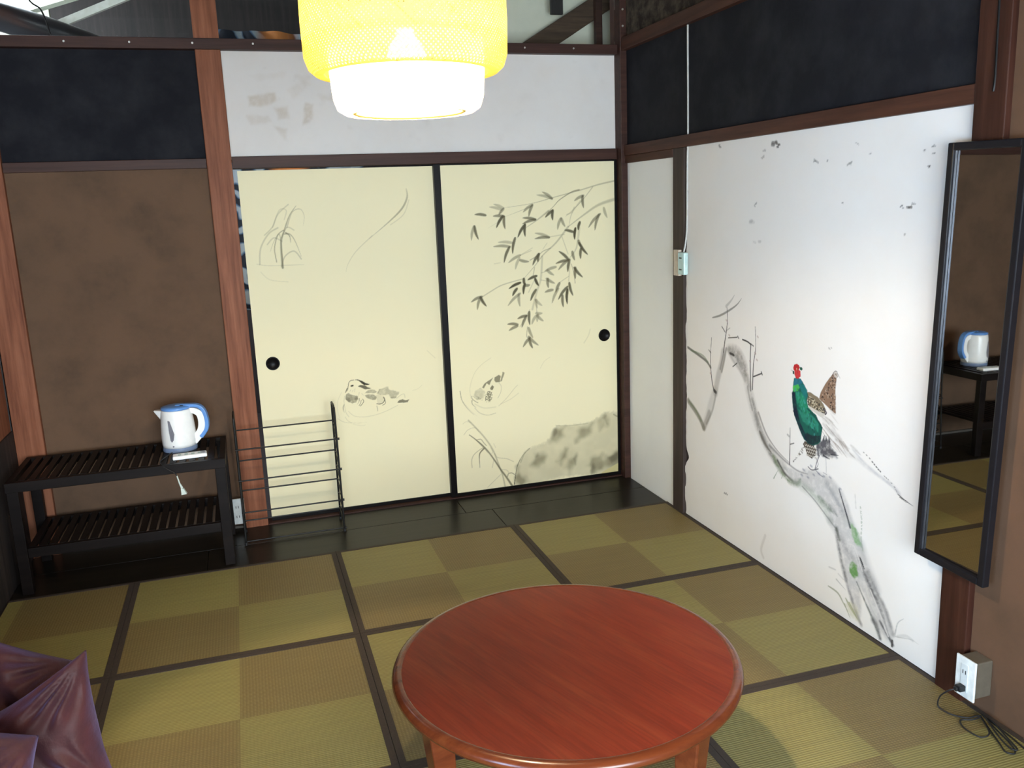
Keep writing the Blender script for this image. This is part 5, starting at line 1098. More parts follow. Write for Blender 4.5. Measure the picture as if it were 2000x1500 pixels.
# ---- wall_back: everything in the plane y = 0
wb = st(empty('wall_back'))
flat_panel('brown_wall_panel', 'y', 0, -3.06, -2.09, -.02, 1.785, .08, BROWN, wb)['label'] = 'brown earth plaster panel behind the shelf'
flat_panel('navy_wall_panel', 'y', 0, -3.06, -2.09, 1.80, 2.30, .08, NAVY, wb)['label'] = 'navy plaster panel above the brown one'
xs = np.arange(-2.0, .01, .005); zs = np.arange(1.81, 2.302, .005)
o = painted_panel('white_wall_panel', 'y', 0, xs, zs, brush(xs, zs, PAINT_UPPER_STAINS, .7), .08, UPPERP, wb); o['label'] = 'white plaster panel with tan stains above the doors'
flat_panel('ground_sill_strip', 'y', -.018, -2.95, -2.11, -.004, .012, .0175, plain('dusty_sill', (.10, .085, .07), .8), wb)
st(obj('trim_2', B(-2.108, -1.997, -.03, .06, -.02, 3.29), POST, bevel=.004), 'reddish wooden post between brown wall and sliding doors')
st(obj('trim_3', B(-3.075, -2.955, -.03, .06, -.02, 3.29), POST, bevel=.004), 'worn reddish post at the left end of the back wall')
st(obj('trim_4', B(-.035, .04, -.075, .05, -.02, 3.29), BEAM, bevel=.003), 'dark corner post where the two walls meet')
st(obj('trim_5', B(-1.996, -.036, -.02, .06, 1.762, 1.817), BEAM, bevel=.002), 'dark lintel over the sliding doors')
st(obj('trim_6', B(-2.954, -2.109, -.02, .05, 1.768, 1.812), BEAM, bevel=.002), 'dark rail between navy and brown plaster on the left')
rail = st(obj('trim_7', B(-3.06, -.036, -.045, .03, 2.288, 2.335), BEAM, bevel=.002), 'dark top rail with small screws under the clear pane')
SCR = plain('bright_screw', (.7, .68, .62), .3, .8)
for x in np.arange(-2.90, -.04, .262):
    bm = bmesh.new(); cyl(bm, (x, -.0449, 2.313), (x, -.049, 2.313), .0045, 10); obj('screw', bm, SCR, rail)
for z in (2.42, 2.50): 
    bm = bmesh.new(); cyl(bm, (-.02, -.0749, z), (-.02, -.079, z), .005, 10); obj('screw', bm, SCR, bpy.data.objects['trim_4'])
bm = bmesh.new()
for k in range(5):
    a = Vector((-.028+.004*k, -.0785-.001*k, 2.345+.003*math.sin(k*2.4))); bar(bm, a, a+Vector((.012, -.004, .006-.004*k)), .003, .003)
obj('crumpled_foil_scrap', bm, SCR, bpy.data.objects['trim_4'])
# clear pane above the rail
GL, nt, bs = newmat('clear_sheet'); nt.nodes.remove(bs)
t = nd(nt, 'ShaderNodeBsdfTransparent'); t.inputs[0].default_value = (.93, .95, .94, 1); g = nd(nt, 'ShaderNodeBsdfGlossy'); g.inputs['Roughness'].default_value = .03
fr = nd(nt, 'ShaderNodeFresnel'); fr.inputs[0].default_value = 1.45; mx = nd(nt, 'ShaderNodeMixShader')
nt.links.new(fr.outputs[0], mx.inputs[0]); nt.links.new(t.outputs[0], mx.inputs[1]); nt.links.new(g.outputs[0], mx.inputs[2]); nt.links.new(mx.outputs[0], nt.nodes['Material Output'].inputs[0])
GLB = GL.copy(); GLB.name = 'daylight_tinting_glass'  # blue tint added to colour the daylight from the left window
for q in GLB.node_tree.nodes:
    if q.type == 'BSDF_TRANSPARENT': q.inputs[0].default_value = (.70, .86, 1, 1)
w1 = st(empty('window_1'), 'clear sheet screwed over the open attic above the back wall')
for a, b in ((-2.954, -2.109), (-1.996, -.036)): obj('pane', B(a, b, -.012, -.009, 2.336, 3.29), GL, w1)
# threshold and doors
st(obj('trim_8', B(-1.996, -.036, -.03, .06, 0, .006), BEAM), 'thin wooden door track on the floor')
def door(name, x0, x1, y, z1, data, pull_x, label, stile_l, stile_r, top, label2):
    d = st(empty(name), label); sp = .0026
    px0, px1 = x0+stile_l, x1-stile_r; xs = np.arange(px0, px1+sp/2, sp); zs = np.arange(.024, z1-top+sp/2, sp); img = brush(xs, zs, data, 1.25)
    o = painted_panel('door_panel', 'y', y, xs, zs, img, .014, CREAM, d); o['label'] = label2
    bm = bmesh.new(); f = .006
    if stile_l: box(bm, x0, px0, y-f, y+.018, .007, z1)
    if stile_r: box(bm, px1, x1, y-f, y+.018, .007, z1)
    box(bm, px0+.0005, px1-.0005, y-f, y+.018, .007, .0235)
    if top: box(bm, px0+.0005, px1-.0005, y-f, y+.018, z1-top+.003, z1)
    obj('door_frame', bm, LATT, d)
    bm = bmesh.new(); zc = .82
    lathe(bm, [(.0001, .0012), (.026, .0012), (.0275, .004), (.031, .0055), (.0335, .003), (.034, .0)], 40)
    o = obj('door_pull', bm, LATT, d, smooth=True); o.rotation_euler = (PI/2, 0, 0); o.location = (pull_x, y-.0007, zc)
    return d
door('door_1', -1.977, -1.018, .012, 1.752, PAINT_REEDS_DUCK, -1.899, 'left cream sliding door painted with reeds and a swimming duck', 0, .018, 0, 'cream paper with ink reeds and a mandarin duck')
door('door_2', -1.036, -.037, -.012, 1.760, PAINT_BAMBOO_ROCKS, -.123, 'right cream sliding door painted with bamboo, a duck and rocks', .034, .013, .006, 'cream paper with ink bamboo, a small duck and rocks')
# ---- wall_right: plane x = 0
wr = st(empty('wall_right'))
flat_panel('narrow_white_panel', 'x', 0, -.61, -.073, -.02, 1.74, .08, WHITEP, wr)['label'] = 'narrow smooth white panel beside the right sliding door'
flat_panel('navy_wall_panel', 'x', 0, -2.385, -.073, 1.82, 2.31, .08, NAVY, wr)['label'] = 'navy plaster panel above the painted white wall'
def jag(z):
    e = .012*(vnoise(z*0+3.3, z, 11, 9)-.5)+.008*(vnoise(z*0+1.7, z, 40, 8)-.5)
    e = e - .034*np.exp(-((z-.30)/.035)**2) + .012*np.exp(-((z-.235)/.022)**2)+.010*np.exp(-((z-.12)/.03)**2) - .010*np.exp(-((z-1.6)/.1)**2) - .012*np.exp(-((z-.62)/.03)**2)
    return e
zs = np.concatenate([np.arange(.003, 1.18, .0019), np.arange(1.18, 1.776, .004)])
ys = np.concatenate([np.arange(-2.386, -1.80, .0034), np.arange(-1.80, -1.25, .0020), np.arange(-1.25, -.7085, .0026)])
img = brush(ys, zs, PAINT_PHEASANTS, 1.6)
fade = np.clip((ys+.7085+.05)/.05, 0, 1)
def edge(X, Z): return X + np.clip((X+.76)/.05, 0, 1)*(jag(Z)-.006)
o = painted_panel('painted_white_panel', 'x', 0, ys, zs, img, .05, WALLP, wr, edge=edge); o['label'] = 'white plaster panel painted with pheasants on a mossy branch'
flat_panel('brown_wall_panel', 'x', 0, -5.6, -2.478, -.02, 3.29, .08, RBROWN, wr)['label'] = 'brown earth plaster panel behind the mirror'
PATCH = plaster('patched_dark_mortar', (.025, .017, .012), (.11, .085, .06), 1.0, scale=14, fine=.9)
flat_panel('mortar_wall_panel', 'x', .0, -2.385, -.073, 2.362, 3.29, .08, PATCH, wr)['label'] = 'rough dark mortar above the right wall beam'
flat_panel('cracked_wall_backing', 'x', .052, -2.40, -.60, -.02, 1.80, .03, LATT, wr)
st(obj('trim_9', B(-.012, .05, -.708, -.606, -.02, 1.775), wood('worn_post_wood', (.03, .02, .016), (.055, .036, .03), (.10, .07, .058), 'z', rough=.7)), 'thin weathered post between the two white panels')
st(obj('trim_10', B(-.022, .06, -2.492, -2.384, -.02, 3.29), POSTR, bevel=.003), 'broad reddish post right of the painted wall, behind the mirror')
bm = bmesh.new(); tube(bm, spline([(-.0222, -2.448, 3.2), (-.0222, -2.447, 2.3), (-.0222, -2.449, 2.0), (-.0222, -2.452, 1.84), (-.0222, -2.449, 1.80)], 8), .0035, 6); obj('groove', bm, LATT, bpy.data.objects['trim_10'])
st(obj('trim_11', B(-.02, .06, -2.383, -.076, 1.776, 1.829), BEAMY, bevel=.002), 'long wooden rail between navy and painted white plaster')
st(obj('trim_12', B(-.014, .05, -.605, -.076, 1.737, 1.7755), BEAMY, bevel=.002), 'short rail piece over the narrow white panel')
st(obj('trim_13', B(-.03, .06, -2.383, -.076, 2.300, 2.361), BEAMY, bevel=.002), 'upper wooden beam over the navy plaster on the right')
st(obj('baseboard_right', B(-.004, .03, -2.383, -.60, -.02, .0028), LATT), 'thin dark line where painted wall meets the mats')
# ---- walls behind / beside the camera
wl = st(empty('wall_left'))
OLD = wood('old_weathered_boards', (.012, .009, .009), (.028, .020, .018), (.07, .05, .042), 'z', rough=.7, bmp=.6)
WY0, WY1, WZ0, WZ1 = -4.6, -3.5, .4, 1.4
for (a, b, c, d) in ((WY1, -.03, -.02, .62), (WY1, -.03, 2.0, 3.29), (-5.6, WY0, -.02, 3.29), (WY0, WY1, -.02, WZ0), (WY0, WY1, WZ1, 3.29)): obj('boards', B(-3.16, -3.075, a, b, c, d), OLD, wl)
obj('upper_boards', B(-3.16, -3.082, WY1, -.03, .621, 1.999), POST, wl)
wn = st(empty('window_2'), 'daylight window in the left wall behind the photographer')
bm = bmesh.new()
for y in (WY0+.02, (WY0+WY1)/2, WY1-.02): box(bm, -3.13, -3.10, y-.02, y+.02, WZ0, WZ1)
for z in (WZ0+.02, WZ1-.02): box(bm, -3.129, -3.101, WY0+.04, WY1-.04, z-.02, z+.02)
obj('window_frame', bm, POST, wn); obj('pane', B(-3.118, -3.115, WY0+.04, WY1-.04, WZ0+.04, WZ1-.04), GLB, wn)
wf = st(empty('wall_front')); FP = plaster('front_wall_plaster', (.42, .34, .24))
for (a, b, c, d) in ((-3.16, -3.0, -.02, 3.29), (-.5, .08, -.02, 3.29), (-3.0, -.5, -.02, .4), (-3.0, -.5, 2.0, 3.29)): obj('plaster', B(a, b, -5.68, -5.6, c, d), FP, wf)
w3 = st(empty('window_3'), 'window behind the photographer')
bm = bmesh.new()
for x in (-2.98, -1.75, -.52): box(bm, x-.02, x+.02, -5.66, -5.62, .4, 2.0)
obj('window_frame', bm, POST, w3); obj('pane', B(-2.999, -.501, -5.642, -5.639, .401, 1.999), GL, w3)
# ============================================================ ROOM BEHIND (seen over the rail and through the door gaps)
st(obj('wall_back_room_back', B(-4.5, .3, 2.7, 2.78, -.02, 3.29), DARKW))
st(obj('wall_back_room_right', B(.22, .3, .09, 2.69, -.02, 3.29), DARKW))
wbl = st(empty('wall_back_room_left'))
for (a, b, c, d) in ((.0, .3, -.02, 3.29), (2.3, 2.69, -.02, 3.29), (.3, 2.3, -.02, 1.5), (.3, 2.3, 2.95, 3.29)): obj('boards', B(-4.5, -4.44, a, b, c, d), DARKW, wbl)
st(obj('wall_back_room_front', B(-4.5, -3.078, -.029, .06, -.02, 3.29), DARKW))
st(obj('wall_back_room_corner', B(.0405, .3, -.072, .089, -.02, 3.29), DARKW))
ATT = plaster('attic_plaster', (.88, .82, .68), (.62, .62, .52), .6, scale=2.2)
pw = tag(obj('attic_wall_panel', B(-.98, .12, .35, .40, 1.9, 3.25), ATT), kind='structure'); pw.name = 'wall_attic'
BRACE = wood('rough_brace', (.035, .02, .012), (.09, .05, .03), (.16, .10, .06), 'x', scale=1.3, rough=.8, bmp=.8)
bm = bmesh.new(); hexa(bm, [(-.60, .24, 2.30), (-.39, .24, 2.30), (-.39, .345, 2.30), (-.60, .345, 2.30), (.20, .24, 2.775), (.20, .24, 2.655), (.20, .345, 2.655), (.20, .345, 2.775)])
tag(obj('timber_brace', bm, BRACE, bevel=.006), 'rough brown diagonal timber brace in front of pale attic plaster, right of the lamp', 'beam')
tag(obj('hanging_stud', B(-.298, -.228, .22, .239, 2.53, 3.2), DARKW, bevel=.003), 'short dark upright stud above the diagonal brace', 'beam')
tag(obj('attic_upright', B(-.047, -.012, .20, .235, 2.34, 3.2), BEAM), 'thin dark upright at the right edge of the attic plaster', 'beam')
bm = bmesh.new(); P0 = [(-3.9, .45, 2.72), (-3.1, .42, 2.535), (-2.83, .40, 2.452), (-2.55, .38, 2.345), (-2.3, .36, 2.24)]
tube(bm, spline(P0, 8), .068, 28)
tag(obj('log_beam', bm, plain('glossy_black_log', (.012, .012, .016), .30, spec=.9, var=.2), smooth=True), 'glossy black round log slanting behind the clear pane, top left', 'beam')
LIT = plain('pale_green_board', (.50, .53, .43), .8); EDG = plain('lit_edge_white', (.95, .95, .84), .7)
bm = bmesh.new(); box(bm, -.9, .75, -.35, .35, 0, .02); slab = obj('roof_board', bm, LIT); slab.location = (-2.38, 1.15, 2.98); slab.rotation_euler = (math.radians(35), math.radians(-18), 0)
tag(slab, 'pale green sloping roof board above the black log', 'board')
bm = bmesh.new(); bar(bm, (-2.82, .62, 2.475), (-2.1, .62, 2.78), .03, .035); e_ = tag(obj('lit_edge_strip', bm, EDG), 'lit lower edge of the roof board, added as a white strip above the black log', 'beam')  # brightness of the board's lit lower edge, put in as a white strip
tag(obj('attic_white_wall', B(-4.3, -2.92, 1.5, 1.55, 2.1, 3.25), plain('attic_white', (.8, .79, .66), .9)), kind='structure'); bpy.data.objects['attic_white_wall'].name = 'wall_attic_left'
bm = bmesh.new(); tube(bm, spline([(-2.79, .28, 3.2), (-2.82, .28, 2.62), (-2.76, .28, 2.5), (-2.735, .27, 2.40), (-2.71, .20, 2.36)], 8), .004, 6)
tag(obj('attic_wire', bm, LATT), 'thin black wire hanging in front of the black log', 'wire')
# patterned cloth hanging in the back room
m, nt, bs = newmat('blue_orange_cloth'); v = coords(nt); wv = nd(nt, 'ShaderNodeTexWave', wave_type='RINGS', rings_direction='SPHERICAL'); wv.inputs['Scale'].default_value = 3.2; wv.inputs['Distortion'].default_value = 9; wv.inputs['Detail Scale'].default_value = 2
mp = nd(nt, 'ShaderNodeMapping'); mp.inputs['Location'].default_value = (1.75, -.45, -2.44); nt.links.new(v, mp.inputs[0]); nt.links.new(mp.outputs[0], wv.inputs[0])
c1 = ramp(nt, wv.outputs[0], [(.3, (.008, .015, .03)), (.5, (.08, .16, .28)), (.8, (.40, .48, .55))])
sp = nd(nt, 'ShaderNodeSeparateXYZ'); nt.links.new(v, sp.inputs[0]); band = ramp(nt, mth(nt, 'ADD', sp.outputs[0], 2.0), [(.18, (0, 0, 0)), (.24, (1, 1, 1)), (.34, (1, 1, 1)), (.40, (0, 0, 0))])
nt.links.new(mixc(nt, band, c1, (.75, .28, .08)), bs.inputs['Base Color']); bs.inputs['Roughness'].default_value = .8
bm = bmesh.new(); N = 40; rows = []
for i in range(N+1):
    x = -2.06+.74*i/N; top = 2.476-.010*abs(math.sin(i/N*PI*2+.4))-.030*i/N; rows.append([bm.verts.new((x, .45+.015*math.sin(i*.9), z)) for z in (1.05, 1.3, 1.7, 2.2, top)])
for i in range(N):
    for k in range(4): bm.faces.new((rows[i][k], rows[i+1][k], rows[i+1][k+1], rows[i][k+1]))
cl = obj('hanging_cloth', bm, m, smooth=True); s = cl.modifiers.new('solid', 'SOLIDIFY'); s.thickness = .003
for x in (-2.03, -1.36):
    cb = bmesh.new(); tube(cb, [(x, .45, 2.44), (x, .45, 3.298)], .0015, 6); obj('hanging_cord', cb, LATT, cl)
tag(cl, 'blue, white and orange patterned cloth hanging beyond the sliding doors', 'cloth')

# ============================================================ TATAMI MATS
def rush(name):
    m, nt, bs = newmat(name); v = coords(nt); sp = nd(nt, 'ShaderNodeSeparateXYZ'); nt.links.new(v, sp.inputs[0])
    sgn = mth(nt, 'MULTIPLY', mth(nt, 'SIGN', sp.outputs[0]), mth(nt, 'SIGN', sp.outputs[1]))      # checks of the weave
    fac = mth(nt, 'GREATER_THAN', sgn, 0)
    def ribs(sx, sy, a=.28):
        q = nd(nt, 'ShaderNodeMapping'); q.inputs['Scale'].default_value = (sx, sy, 1); nt.links.new(v, q.inputs[0]); return noise(nt, q.outputs[0], 1, 2)
    wa = nd(nt, 'ShaderNodeTexWave', wave_type='BANDS', bands_direction='Y'); wa.inputs['Scale'].default_value = 36; wa.inputs['Distortion'].default_value = .6; wa.inputs['Detail Scale'].default_value = 3; nt.links.new(v, wa.inputs[0])
    wc = nd(nt, 'ShaderNodeTexWave', wave_type='BANDS', bands_direction='X'); wc.inputs['Scale'].default_value = 30; wc.inputs['Distortion'].default_value = 1.2; nt.links.new(v, wc.inputs[0])
    b = noise(nt, v, 2.3, 4); st_ = ribs(3, 60)
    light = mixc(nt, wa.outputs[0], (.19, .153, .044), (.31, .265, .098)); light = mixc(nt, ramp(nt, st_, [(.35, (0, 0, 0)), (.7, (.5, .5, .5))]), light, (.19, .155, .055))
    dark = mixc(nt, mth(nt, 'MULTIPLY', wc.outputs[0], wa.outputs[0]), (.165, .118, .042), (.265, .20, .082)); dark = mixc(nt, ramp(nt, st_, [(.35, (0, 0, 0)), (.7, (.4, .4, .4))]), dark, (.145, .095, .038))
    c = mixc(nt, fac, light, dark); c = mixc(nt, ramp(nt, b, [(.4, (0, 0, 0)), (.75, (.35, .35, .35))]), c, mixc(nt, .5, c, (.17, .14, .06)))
    nt.links.new(c, bs.inputs['Base Color']); bs.inputs['Roughness'].default_value = .55; bs.inputs['Specular IOR Level'].default_value = .35
    bump(nt, bs, mth(nt, 'ADD', wa.outputs[0], mth(nt, 'MULTIPLY', wc.outputs[0], .4)), .35, .0015); return m
RUSH = rush('woven_rush'); HERI = plain('dark_brown_cloth_edging', (.040, .026, .018), .8, var=.25, vs_=200)
XB = [-.003, -.846, -1.713, -2.578, -3.07]; YB = [-.523, -1.363, -2.203, -3.043, -3.883, -4.723]
FX = [-.425, -1.28, -2.146, -3.01]
lab = {(0, 0): 'square straw mat in the far corner between floor boards and painted wall', (1, 0): 'straw mat in front of the seam of the two sliding doors', (2, 0): 'straw mat in front of the black wire rack', (3, 0): 'narrow straw mat in front of the dark slatted shelf',
       (0, 1): 'straw mat along the painted wall, right behind the round table', (1, 1): 'straw mat mostly hidden under the back left of the round table', (2, 1): 'straw mat left of the round table, second from the boards', (3, 1): 'straw mat behind the red cushions at the left',
       (0, 2): 'straw mat at the lower right beside the outlet box and black cord', (1, 2): 'straw mat directly underneath the round table', (2, 2): 'straw mat at the lower left edge, right of the red cushions', (3, 2): 'straw mat underneath the red cushions'}
for i in range(4):
    for j in range(5):
        x1, x0 = XB[i], XB[i+1]; y1, y0 = YB[j], YB[j+1]; cx, cy = FX[i], (y0+y1)/2; g = .0008; hw = .021
        t = empty('tatami_mat', (cx, cy, -.02)); tag(t, lab.get((i, j), 'straw mat %s, %s' % (('along the right wall', 'second from the right wall', 'third from the right wall', 'along the left wall')[i], ('under the photographer', 'behind the photographer')[max(0, j-3)])), 'tatami mat', 'straw mats with dark edging')
        X0, X1, Y0, Y1 = x0-cx+g, x1-cx-g, y0-cy+g, y1-cy-g
        il = hw if i < 3 else .002; ir = .017 if i == 0 else hw; ib = .017 if j == 0 else hw
        obj('woven_surface', B(X0+il, X1-ir, Y0+hw, Y1-ib, .0, .0205), RUSH, t)
        bm = bmesh.new(); Z0, Z1 = 0, .0222
        box(bm, X0, X1, Y0, Y0+hw-.0003, Z0, Z1); box(bm, X0, X1, Y1-ib+.0003, Y1, Z0, Z1)
        box(bm, X0, X0+il-.0003, Y0+hw, Y1-ib, Z0, Z1); box(bm, X1-ir+.0003, X1, Y0+hw, Y1-ib, Z0, Z1)
        obj('edging', bm, HERI, t)

# ============================================================ ROUND TABLE
m, nt, bs = newmat('red_brown_lacquered_wood'); v = coords(nt, (1, 1, 1), (0, 0, math.radians(70))); 
mp = nd(nt, 'ShaderNodeMapping'); mp.inputs['Scale'].default_value = (2.2, 15, 15); nt.links.new(v, mp.inputs[0]); n1 = noise(nt, mp.outputs[0], 1.3, 4, .55); mp2 = nd(nt, 'ShaderNodeMapping'); mp2.inputs['Scale'].default_value = (8, 160, 160); nt.links.new(v, mp2.inputs[0]); n2 = noise(nt, mp2.outputs[0], 1, 3); n3 = noise(nt, v, 6, 3)
c = ramp(nt, n1, [(.3, (.14, .017, .006)), (.5, (.18, .024, .009)), (.72, (.215, .038, .013))]); c = mixc(nt, ramp(nt, n2, [(.35, (.35, .35, .35)), (.6, (0, 0, 0))]), c, (.075, .011, .006)); c = mixc(nt, mth(nt, 'MULTIPLY', n3, .25), c, (.11, .017, .008))
nt.links.new(c, bs.inputs['Base Color']); bs.inputs['Roughness'].default_value = .45; bs.inputs['Specular IOR Level'].default_value = .16; bs.inputs['Coat Weight'].default_value = 0; bs.inputs['Coat Roughness'].default_value = .25; bump(nt, bs, n2, .05, .001); TOP = m
RIM = wood('orange_brown_varnish', (.09, .018, .006), (.135, .030, .009), (.19, .052, .015), 'x', rough=.25, spec=.4, bmp=.0, coat=.3)
tb = empty('round_table', (-1.278, -2.398, .0022)); tag(tb, 'low round red-brown lacquered wooden table on the straw mats', 'table')
H = .358; R0 = .4635
bm = bmesh.new(); lathe(bm, [(.0001, H), (.25, H), (R0-.030, H), (R0-.0265, H-.0006)], 128); obj('tabletop', bm, TOP, tb, smooth=True)
bm = bmesh.new(); lathe(bm, [(R0-.0265, H-.0006), (R0-.022, H+.0008), (R0-.012, H-.001), (R0-.004, H-.006), (R0, H-.014), (R0-.002, H-.022), (R0-.008, H-.027), (R0-.012, H-.030), (R0-.016, H-.036), (R0-.03, H-.038), (R0-.12, H-.038), (.001, H-.038)], 128); obj('rounded_rim', bm, RIM, tb, smooth=True)
bm = bmesh.new(); lathe(bm, [(.375, H-.0385), (.375, H-.095), (.352, H-.095), (.352, H-.0385)], 96); obj('apron', bm, RIM, tb)
for a in (-168, -58, 12, 122):   # four legs
    a = math.radians(a); d = Vector((math.cos(a), math.sin(a), 0)); s = Vector((-d.y, d.x, 0)); bm = bmesh.new()
    t_, b_ = d*.385, d*.365; w0, w1 = .034, .022
    hexa(bm, [b_-d*w1-s*w1, b_+d*w1-s*w1, b_+d*w1+s*w1, b_-d*w1+s*w1]+[p+Vector((0, 0, H-.039)) for p in (t_-d*w0-s*w0, t_+d*w0-s*w0, t_+d*w0+s*w0, t_-d*w0+s*w0)]); obj('leg', bm, RIM, tb, bevel=.005)

# ============================================================ PENDANT LAMP
def weave(name, col, n, hole, trans, tfac, hole_shade, warm, vz):
    m, nt, bs = newmat(name); nt.nodes.remove(bs); t = nd(nt, 'ShaderNodeTexCoord'); sp = nd(nt, 'ShaderNodeSeparateXYZ'); nt.links.new(t.outputs['Object'], sp.inputs[0])
    ang = mth(nt, 'ARCTAN2', sp.outputs[1], sp.outputs[0]); u = mth(nt, 'MULTIPLY', ang, n/(2*PI)); v = mth(nt, 'MULTIPLY', sp.outputs[2], vz)
    a = mth(nt, 'FRACT', mth(nt, 'ADD', mth(nt, 'ADD', u, v), 500)); b = mth(nt, 'FRACT', mth(nt, 'ADD', mth(nt, 'SUBTRACT', u, v), 500))
    h = mth(nt, 'MULTIPLY', mth(nt, 'LESS_THAN', a, hole), mth(nt, 'LESS_THAN', b, hole))
    ab = mth(nt, 'FRACT', mth(nt, 'ADD', mth(nt, 'MULTIPLY', mth(nt, 'ADD', u, v), .0909), 500)); odd = mth(nt, 'LESS_THAN', ab, .035)
    nz = noise(nt, t.outputs['Object'], 40, 3)
    c = mixc(nt, mth(nt, 'MULTIPLY', odd, .7), mixc(nt, nz, col, tuple(x*.75 for x in col)), warm)
    shade = mth(nt, 'ADD', .72, mth(nt, 'MULTIPLY', .28, mth(nt, 'GREATER_THAN', a, b)))
    c = mixc(nt, 1.0, c, shade, 'MULTIPLY') if False else c
    D = nd(nt, 'ShaderNodeBsdfDiffuse'); T = nd(nt, 'ShaderNodeBsdfTranslucent');
    c = mixc(nt, mth(nt, 'MULTIPLY', h, hole_shade), c, (.10, .045, .004))  # shade inside the holes painted as dark brown spots
    nt.links.new(c, D.inputs[0]); nt.links.new(c, T.inputs[0]); m1 = nd(nt, 'ShaderNodeMixShader'); m1.inputs[0].default_value = tfac; nt.links.new(D.outputs[0], m1.inputs[1]); nt.links.new(T.outputs[0], m1.inputs[2])
    m2 = nd(nt, 'ShaderNodeMixShader'); fac = mth(nt, 'MAXIMUM', mth(nt, 'MULTIPLY', h, .30), trans); nt.links.new(fac, m2.inputs[0]); nt.links.new(m1.outputs[0], m2.inputs[1]); TW = nd(nt, 'ShaderNodeBsdfTransparent'); nt.links.new(TW.outputs[0], m2.inputs[2])
    nt.links.new(m2.outputs[0], nt.nodes['Material Output'].inputs[0]); return m
OUTW = weave('yellow_bamboo_weave', (.78, .56, .12), 140, .42, .02, .075, .95, (.45, .18, .02), 100)
INW = weave('pale_bamboo_weave', (.98, .86, .55), 120, .30, .42, .30, 0, (.8, .5, .2), 100)
BAMB = plain('bamboo_hoop', (.85, .55, .10), .5)
lp = empty('pendant_lamp', LAMP + Vector((0, 0, 1.765))); tag(lp, 'lit two-tier pendant lamp of woven yellow bamboo over the table', 'lamp')
bm = bmesh.new(); lathe(bm, [(.172, .098), (.190, .088), (.208, .088), (.222, .100), (.2305, .125), (.2325, .20), (.231, .30), (.228, .40), (.215, .425), (.19, .43)], 120); o = obj('outer_shade', bm, OUTW, lp, smooth=True); o['label'] = 'upper tier of yellow open bamboo weave'
bm = bmesh.new(); lathe(bm, [(.126, .006), (.134, .001), (.148, .002), (.164, .012), (.172, .035), (.1765, .09), (.177, .13), (.176, .16)], 120); o = obj('inner_shade', bm, INW, lp, smooth=True); o['label'] = 'lower tier glowing almost white'
for r, z in ((.126, .006), (.19, .43)):
    bm = bmesh.new(); tube(bm, [(r*math.cos(a), r*math.sin(a), z) for a in np.linspace(0, 2*PI, 73)[:-1]], .0045, 8, True); obj('hoop', bm, BAMB, lp, smooth=True)
bm = bmesh.new()
for k in range(3):
    a = k*2*PI/3; bar(bm, (.189*math.cos(a), .189*math.sin(a), .43), (0, 0, .43), .005, .004)
cyl(bm, (0, 0, .24), (0, 0, .431), .005, 10); obj('wire_spider', bm, BLACKMETAL, lp)
bm = bmesh.new(); cyl(bm, (0, 0, .185), (0, 0, .24), .021, 20); obj('socket', bm, plain('white_socket', (.7, .7, .68), .5), lp)
bm = bmesh.new(); tube(bm, [(0, 0, .432), (0, 0, 1.53)], .0035, 8); obj('cord', bm, LATT, lp)
E_, nt, bs = newmat('glowing_bulb'); bs.inputs['Base Color'].default_value = (1, .95, .85, 1); bs.inputs['Emission Color'].default_value = (1, .84, .56, 1); bs.inputs['Emission Strength'].default_value = 60
bm = bmesh.new(); lathe(bm, [(.0005, .075), (.02, .078), (.036, .09), (.045, .11), (.045, .13), (.036, .152), (.022, .17), (.018, .185)], 32); blb = obj('bulb', bm, E_, lp, smooth=True)
try: blb.visible_shadow = True
except Exception: pass

# ============================================================ WALL MIRROR
MF = plain('black_mirror_frame', (.010, .009, .011), .3, spec=.3, coat=.0)
MG, nt, bs = newmat('mirror_glass'); bs.inputs['Metallic'].default_value = 1; bs.inputs['Roughness'].default_value = .015; bs.inputs['Base Color'].default_value = (.62, .63, .62, 1)
mr = empty('wall_mirror', (-.0295, -2.451, 1.045)); tag(mr, 'tall narrow wall mirror in a black frame hung over the reddish post', 'mirror')
mr.rotation_euler = (math.radians(1.27), math.radians(.4), math.radians(0.15))
hw, hh, fw, dp = .135, .627, .022, .024
bm = bmesh.new()
for (y0, y1, z0, z1) in ((-hw, -hw+fw, -hh, hh), (hw-fw, hw, -hh, hh), (-hw+fw, hw-fw, -hh, -hh+fw), (-hw+fw, hw-fw, hh-fw, hh)): box(bm, -dp, 0, y0, y1, z0, z1)
obj('mirror_frame', bm, MF, mr, bevel=.003)
bm = bmesh.new()
for (y0, y1, z0, z1) in ((-hw+fw, -hw+fw+.004, -hh+fw, hh-fw), (hw-fw-.004, hw-fw, -hh+fw, hh-fw)): box(bm, -.019, -.012, y0, y1, z0, z1)
obj('inner_bead', bm, plain('dark_silver_bead', (.07, .07, .08), .3, .6), mr)
obj('mirror_glass', B(-.011, -.006, -hw+fw-.002, hw-fw+.002, -hh+fw-.002, hh-fw+.002), MG, mr)

